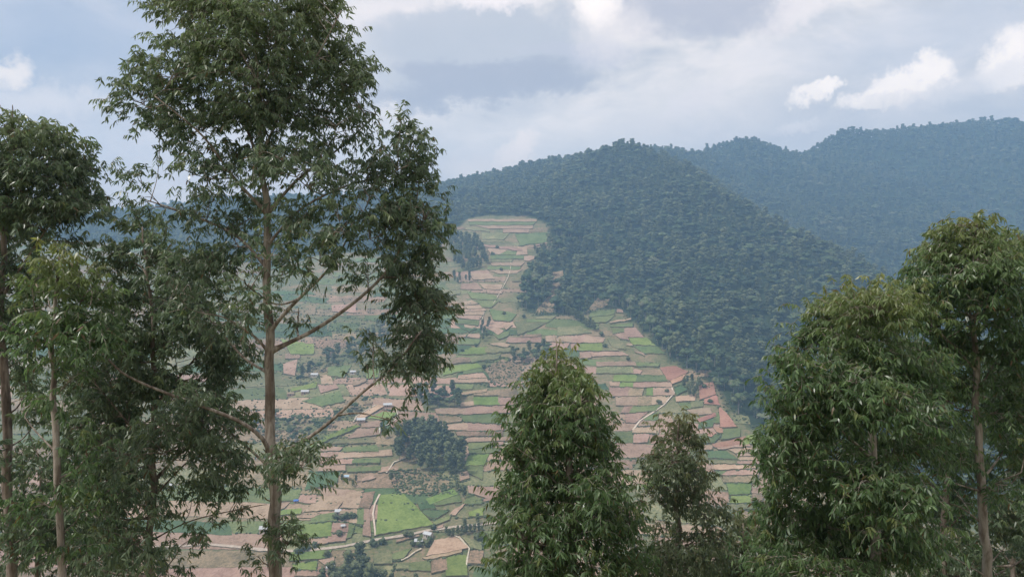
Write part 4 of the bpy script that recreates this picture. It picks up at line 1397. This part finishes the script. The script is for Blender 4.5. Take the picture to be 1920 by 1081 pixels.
gum('gum_tree', 'slender pale-trunked gum with a bright leafy top beside the left edge tree', 12.5,
    [(116, 1081, .062, 0), (108, 920, .056, 0), (101, 780, .05, 0), (97, 660, .042, 0), (105, 560, .028, 0), (110, 480, .01, 0)],
    [(.02, -.5, (98, 690), (140, 620), (170, 570)), (.02, -.4, (98, 660), (70, 600), (60, 540)), (.016, .4, (104, 850), (60, 800), (40, 770))],
    [(110, 505, 62, 34, 2.2), (90, 560, 62, 45, 2.6), (150, 560, 52, 50, 2.4), (110, 630, 75, 45, 2.4), (170, 640, 50, 50, 2.0), (60, 640, 35, 50, 1.5), (125, 720, 50, 50, 1.1), (70, 780, 30, 40, .7), (160, 860, 50, 60, 1.2), (80, 940, 40, 50, 1.3), (140, 980, 50, 70, 1.4)],
    M['leafB'], M['bark'], 103, L=0.135, young_top=1.3)
gum('gum_tree', 'dense dark gum whose shadowed crown fills the space left of the tallest trunk', 15.0,
    [(282, 1081, .075, 0), (285, 950, .068, 0), (287, 850, .06, 0), (290, 720, .05, 0), (285, 600, .038, 0), (275, 500, .025, 0), (265, 425, .01, 0)],
    [(.03, .8, (287, 900), (350, 840), (420, 800)), (.03, -.5, (288, 850), (230, 780), (180, 720)), (.03, .5, (289, 760), (350, 690), (410, 620)), (.022, -.8, (287, 930), (360, 860), (420, 860)), (.016, .2, (283, 1010), (360, 975), (470, 950), (500, 945))],
    [(262, 440, 55, 34, 2.2), (250, 490, 70, 50, 2.6), (320, 520, 70, 60, 2.4), (290, 580, 100, 70, 2.8), (380, 620, 70, 70, 2.4), (220, 650, 80, 70, 2.6), (330, 680, 110, 80, 2.8), (420, 720, 52, 70, 2.4),
     (250, 760, 110, 80, 2.8), (380, 790, 80, 70, 2.6), (430, 800, 40, 60, 2.2), (190, 830, 80, 80, 2.6), (320, 860, 110, 70, 2.4), (420, 880, 60, 50, 2.2), (450, 920, 40, 34, 1.8), (360, 930, 70, 40, 1.6), (230, 930, 80, 70, 2.2),
     (180, 960, 60, 70, 2.0), (250, 1020, 70, 60, 1.8), (400, 985, 60, 28, .8), (330, 1040, 60, 40, 1.3), (140, 1050, 70, 50, 1.8), (440, 650, 34, 40, 1.8)],
    M['leafA'], M['barkred'], 104, L=0.130, young_top=.7, kmul=.78)
gum('gum_tree', 'thin shaded gum half hidden between the two left trunks', 18.0,
    [(203, 1081, .06, 0), (205, 950, .055, 0), (207, 800, .045, 0), (205, 650, .03, 0), (205, 540, .012, 0)],
    [(.02, .5, (205, 900), (160, 840), (130, 800)), (.02, -.3, (206, 850), (250, 790), (270, 750))],
    [(190, 560, 60, 60, 2.2), (170, 650, 70, 70, 2.2), (230, 720, 80, 80, 2.2), (160, 760, 70, 70, 2.0), (200, 860, 90, 80, 2.0), (150, 920, 60, 60, 1.8), (250, 930, 70, 60, 1.8), (190, 1020, 90, 60, 1.8)],
    M['leafC'], M['barkred'], 105, L=0.150, young_top=.5, kmul=.7)
# the dome-shaped tree in the middle
gum('gum_tree', 'dome-shaped dense gum with drooping leaves standing alone right of centre', 12.5,
    [(1074, 1081, .085, 0), (1072, 980, .075, 0), (1066, 880, .06, 0), (1056, 780, .04, 0), (1046, 700, .018, 0), (1041, 625, .003, 0)],
    [(.02, .5, (1066, 900), (1120, 850), (1160, 820)), (.02, -.5, (1068, 930), (1010, 870), (970, 840)), (.02, .4, (1072, 1000), (1140, 960), (1190, 940)), (.02, .5, (1072, 1010), (1000, 970), (940, 930))],
    [(1060+(b[0]-1060)*.84, b[1], b[2]*.86, *b[3:]) for b in [(1044, 690, 36, 26, 2.0), (1060, 722, 60, 36, 2.6), (1020, 738, 52, 36, 2.6), (1040, 770, 70, 40, 2.4), (1090, 760, 48, 40, 2.4), (1075, 790, 80, 48, 2.8), (1000, 800, 62, 48, 2.6), (1050, 860, 110, 55, 2.9), (1130, 850, 48, 55, 2.4), (965, 880, 55, 50, 2.6), (1040, 930, 125, 60, 2.9),
     (1155, 930, 55, 55, 2.5), (940, 960, 34, 50, 2.2), (1100, 1000, 120, 60, 2.9), (990, 1020, 80, 60, 2.8), (1185, 1010, 45, 50, 2.2), (1070, 1070, 150, 50, 2.8), (930, 1050, 36, 40, 1.8), (1200, 1080, 50, 40, 2.2)]],
    M['leafB'], M['bark'], 106, L=0.118, young_top=.9, kmul=1.2)
gum('gum_tree', 'small thin gum with a reddish trunk between the dome tree and the right trees', 19.0,
    [(1274, 1081, .085, 0), (1272, 990, .075, 0), (1268, 910, .06, 0), (1268, 850, .04, 0), (1270, 790, .012, 0)],
    [(.02, .4, (1271, 960), (1310, 920), (1340, 900)), (.018, -.4, (1271, 980), (1235, 940), (1210, 920)), (.02, .5, (1273, 1040), (1320, 1000), (1350, 980))],
    [(1268, 788, 34, 20, 1.6), (1270, 825, 48, 28, 2.2), (1262, 870, 52, 32, 2.3), (1300, 880, 34, 34, 1.8), (1250, 915, 48, 28, 1.9), (1300, 930, 44, 30, 1.8), (1325, 970, 44, 34, 1.8), (1225, 935, 20, 22, .9), (1235, 985, 34, 22, .9), (1345, 1010, 34, 34, 1.5),
     (1300, 1020, 50, 34, 1.7), (1240, 1050, 60, 34, 1.7), (1310, 1065, 70, 30, 2.0), (1230, 1090, 60, 30, 1.8)],
    M['leafC'], M['barkred'], 107, L=0.135, young_top=1.2, depth=.9, kmul=1.4)
gum('gum_tree', 'low olive gum top between the thin reddish-trunked gum and the right trees', 21.0,
    [(1395, 1120, .07, 0), (1393, 1040, .05, 0), (1392, 980, .012, 0)],
    [(.015, .3, (1394, 1060), (1420, 1030), (1440, 1010))],
    [(1392, 990, 30, 26, 1.8), (1420, 990, 30, 26, 1.6), (1350, 1050, 40, 34, 1.8), (1385, 1040, 44, 30, 2.0), (1430, 1030, 34, 34, 1.8), (1390, 1080, 70, 34, 2.2), (1440, 1090, 50, 40, 2.0)],
    M['leafC'], M['barkred'], 108, L=0.150, young_top=1.5, kmul=1.4)
# right-hand trees
gum('gum_tree', 'broad dense gum with layered drooping boughs left of the right trunk', 12.5,
    [(1640, 1081, .09, 0), (1638, 960, .08, 0), (1636, 840, .065, 0), (1630, 720, .05, 0), (1615, 620, .03, 0), (1605, 550, .01, 0)],
    [(.03, -.5, (1636, 860), (1570, 800), (1500, 740)), (.03, .5, (1637, 920), (1560, 880), (1480, 840)), (.028, -.4, (1633, 790), (1690, 720), (1730, 660)), (.03, -.9, (1638, 980), (1680, 930), (1730, 900)), (.026, .4, (1630, 720), (1570, 660), (1540, 620))],
    [(1605, 560, 52, 24, 2.0), (1560, 590, 52, 34, 2.4), (1640, 590, 66, 46, 2.8), (1695, 590, 52, 50, 2.6), (1540, 650, 62, 44, 2.6), (1620, 670, 90, 55, 2.8), (1500, 710, 50, 44, 2.4), (1560, 740, 80, 55, 2.8), (1470, 770, 38, 48, 2.4), (1700, 700, 60, 60, 2.5),
     (1650, 770, 90, 60, 2.5), (1490, 840, 62, 48, 2.6), (1460, 880, 36, 50, 2.4), (1570, 850, 80, 50, 2.2), (1540, 920, 90, 55, 2.7), (1450, 950, 34, 50, 2.3), (1650, 930, 90, 60, 2.8, -1.1), (1700, 950, 60, 45, 2.4, -1.3), (1500, 1000, 90, 55, 2.8), (1620, 1030, 110, 60, 2.8), (1440, 1050, 50, 50, 2.4), (1720, 1030, 60, 50, 2.2), (1540, 1075, 120, 40, 2.6), (1680, 860, 70, 50, 2.4), (1590, 620, 80, 50, 2.6), (1530, 790, 60, 50, 2.4), (1600, 800, 70, 55, 2.4), (1580, 980, 80, 55, 2.4), (1740, 800, 44, 60, 2.0)],
    M['leafB'], M['bark'], 109, L=0.118, young_top=1.4, kmul=1.25)
gum('gum_tree', 'tall gum with a straight bare trunk and rounded yellow-topped crown at the right', 14.0,
    [(1850, 1081, .088, 0), (1846, 1000, .083, 0), (1838, 880, .072, 0), (1832, 770, .06, 0), (1826, 660, .055, 0), (1820, 560, .04, 0), (1826, 480, .02, 0), (1830, 425, .008, 0)],
    [(.02, .6, (1837, 885), (1805, 862), (1770, 845), (1740, 820)), (.018, -.5, (1840, 930), (1790, 905), (1760, 890)), (.024, .6, (1838, 905), (1875, 855), (1900, 815)), (.02, -.4, (1839, 925), (1880, 900), (1915, 885)), (.016, .2, (1846, 985), (1800, 950), (1755, 938)),
     (.02, .5, (1830, 740), (1860, 690), (1890, 640)), (.02, -.5, (1828, 700), (1790, 650), (1750, 610)), (.014, -.3, (1846, 1075), (1780, 1040), (1740, 1020)), (.014, .3, (1847, 1070), (1870, 1040), (1890, 1020))],
    [(1825, 515, 62, 50, 2.2, -.9), (1830, 590, 40, 34, 1.2, -.9), (1830, 440, 52, 26, 2.2), (1790, 470, 55, 34, 2.5), (1870, 465, 55, 34, 2.4), (1830, 500, 80, 44, 2.7), (1748, 515, 46, 46, 2.6), (1720, 560, 38, 44, 2.5), (1905, 500, 40, 44, 2.4), (1790, 570, 62, 50, 2.5), (1870, 570, 60, 50, 2.5), (1735, 590, 38, 55, 2.3), (1920, 580, 40, 60, 2.4),
     (1770, 660, 55, 55, 2.2), (1880, 660, 52, 50, 1.9), (1930, 680, 40, 70, 2.2), (1770, 740, 55, 50, 2.0), (1890, 750, 50, 50, 1.6), (1750, 810, 48, 40, 1.6), (1930, 780, 40, 50, 1.9), (1890, 840, 40, 40, 1.8), (1780, 860, 44, 36, 1.6), (1915, 880, 36, 36, 1.8), (1870, 920, 30, 26, 1.2), (1800, 930, 34, 26, 1.2)],
    M['leafB'], M['bark'], 110, L=0.118, young_top=1.3, kmul=1.25)
gum('gum_tree', 'pale bushy gum low down behind the right trunk', 24.0,
    [(1900, 1120, .08, 0), (1898, 1030, .06, 0), (1895, 950, .015, 0)],
    [(.02, .4, (1899, 1060), (1860, 1010), (1840, 980)), (.02, -.4, (1899, 1050), (1930, 1000), (1945, 970))],
    [(1895, 960, 44, 30, 2.0), (1870, 1000, 48, 34, 2.0), (1920, 1010, 44, 44, 2.0), (1880, 1060, 60, 40, 2.2), (1930, 1080, 44, 40, 2.0), (1800, 1050, 55, 40, 1.8), (1780, 1000, 40, 30, 1.3), (1800, 1095, 70, 30, 2.0)],
    M['leafC'], M['barkred'], 111, L=0.170, young_top=2.5)

gum('gum_tree', 'shaded dark gum filling the gap behind the right trunk', 18.0,
    [(1770, 1081, .08, 0), (1772, 980, .07, 0), (1775, 860, .055, 0), (1778, 740, .035, 0), (1780, 660, .012, 0)],
    [(.02, .5, (1773, 950), (1730, 890), (1700, 850)), (.02, -.4, (1774, 900), (1820, 830), (1850, 790)), (.02, .4, (1772, 1000), (1830, 940), (1880, 900))],
    [(1780, 670, 60, 40, 2.2), (1700, 690, 60, 50, 2.2), (1930, 740, 40, 60, 2.0), (1930, 1040, 40, 50, 2.0), (1740, 740, 60, 44, 2.2), (1820, 740, 60, 44, 2.0), (1770, 820, 90, 48, 2.2), (1880, 700, 60, 50, 2.0), (1880, 790, 60, 50, 2.2), (1930, 850, 50, 60, 2.0), (1710, 870, 60, 50, 2.2), (1800, 900, 80, 44, 1.8), (1890, 890, 55, 44, 2.0), (1760, 970, 80, 48, 2.0), (1720, 1050, 80, 44, 2.0), (1820, 1060, 70, 44, 1.8), (1870, 970, 55, 40, 1.8), (1930, 960, 40, 44, 1.8)],
    M['leafA'], M['barkred'], 112, L=0.150, young_top=.4, kmul=1.2)
gum('gum_tree', 'low shadowed gum at the bottom left below the slender pale trunk', 17.0,
    [(70, 1120, .07, 0), (72, 1040, .06, 0), (75, 940, .04, 0), (78, 860, .012, 0)],
    [(.02, .5, (72, 1020), (120, 960), (150, 920)), (.02, -.4, (73, 1000), (50, 940), (40, 900))],
    [(78, 890, 44, 30, 1.6), (110, 930, 50, 40, 2.0), (60, 960, 40, 40, 1.8), (130, 990, 60, 44, 2.2), (70, 1030, 60, 44, 2.2), (180, 1050, 60, 44, 2.0), (250, 1075, 70, 40, 1.6), (20, 1070, 40, 34, 1.6), (40, 870, 44, 50, 1.8), (-10, 960, 40, 60, 1.8), (130, 900, 44, 44, 1.8), (30, 700, 40, 50, 1.4)],
    M['leafA'], M['barkred'], 113, L=0.145, young_top=.4)

# ------------------------------------------------------------------ haze
def haze():
    x, y0, y1 = 2780, -100, 3900
    z0 = float(GZ.min()) - 1.5; z1 = float(GZ.max()) + 26
    V = [(a, b, c) for c in (z0, z1) for b in (y0, y1) for a in (-x, x)]
    o = mesh_obj('haze', V, [(0, 2, 3, 1), (4, 5, 7, 6), (0, 1, 5, 4), (2, 6, 7, 3), (0, 4, 6, 2), (1, 3, 7, 5)], [])
    m = bpy.data.materials.new('haze_air'); m.use_nodes = True
    m.node_tree.nodes.clear()
    N = NT(m.node_tree)
    v = N.new('ShaderNodeVolumePrincipled')
    v.inputs['Color'].default_value = (.40, .66, 1.0, 1)
    v.inputs['Density'].default_value = .00024
    v.inputs['Anisotropy'].default_value = .1
    out = N.new('ShaderNodeOutputMaterial'); N.l.new(v.outputs[0], out.inputs['Volume'])
    o.data.materials.append(m)
    tag(o, 'thin blue valley haze between the near trees and the ridges', 'haze', kind='stuff')
haze()
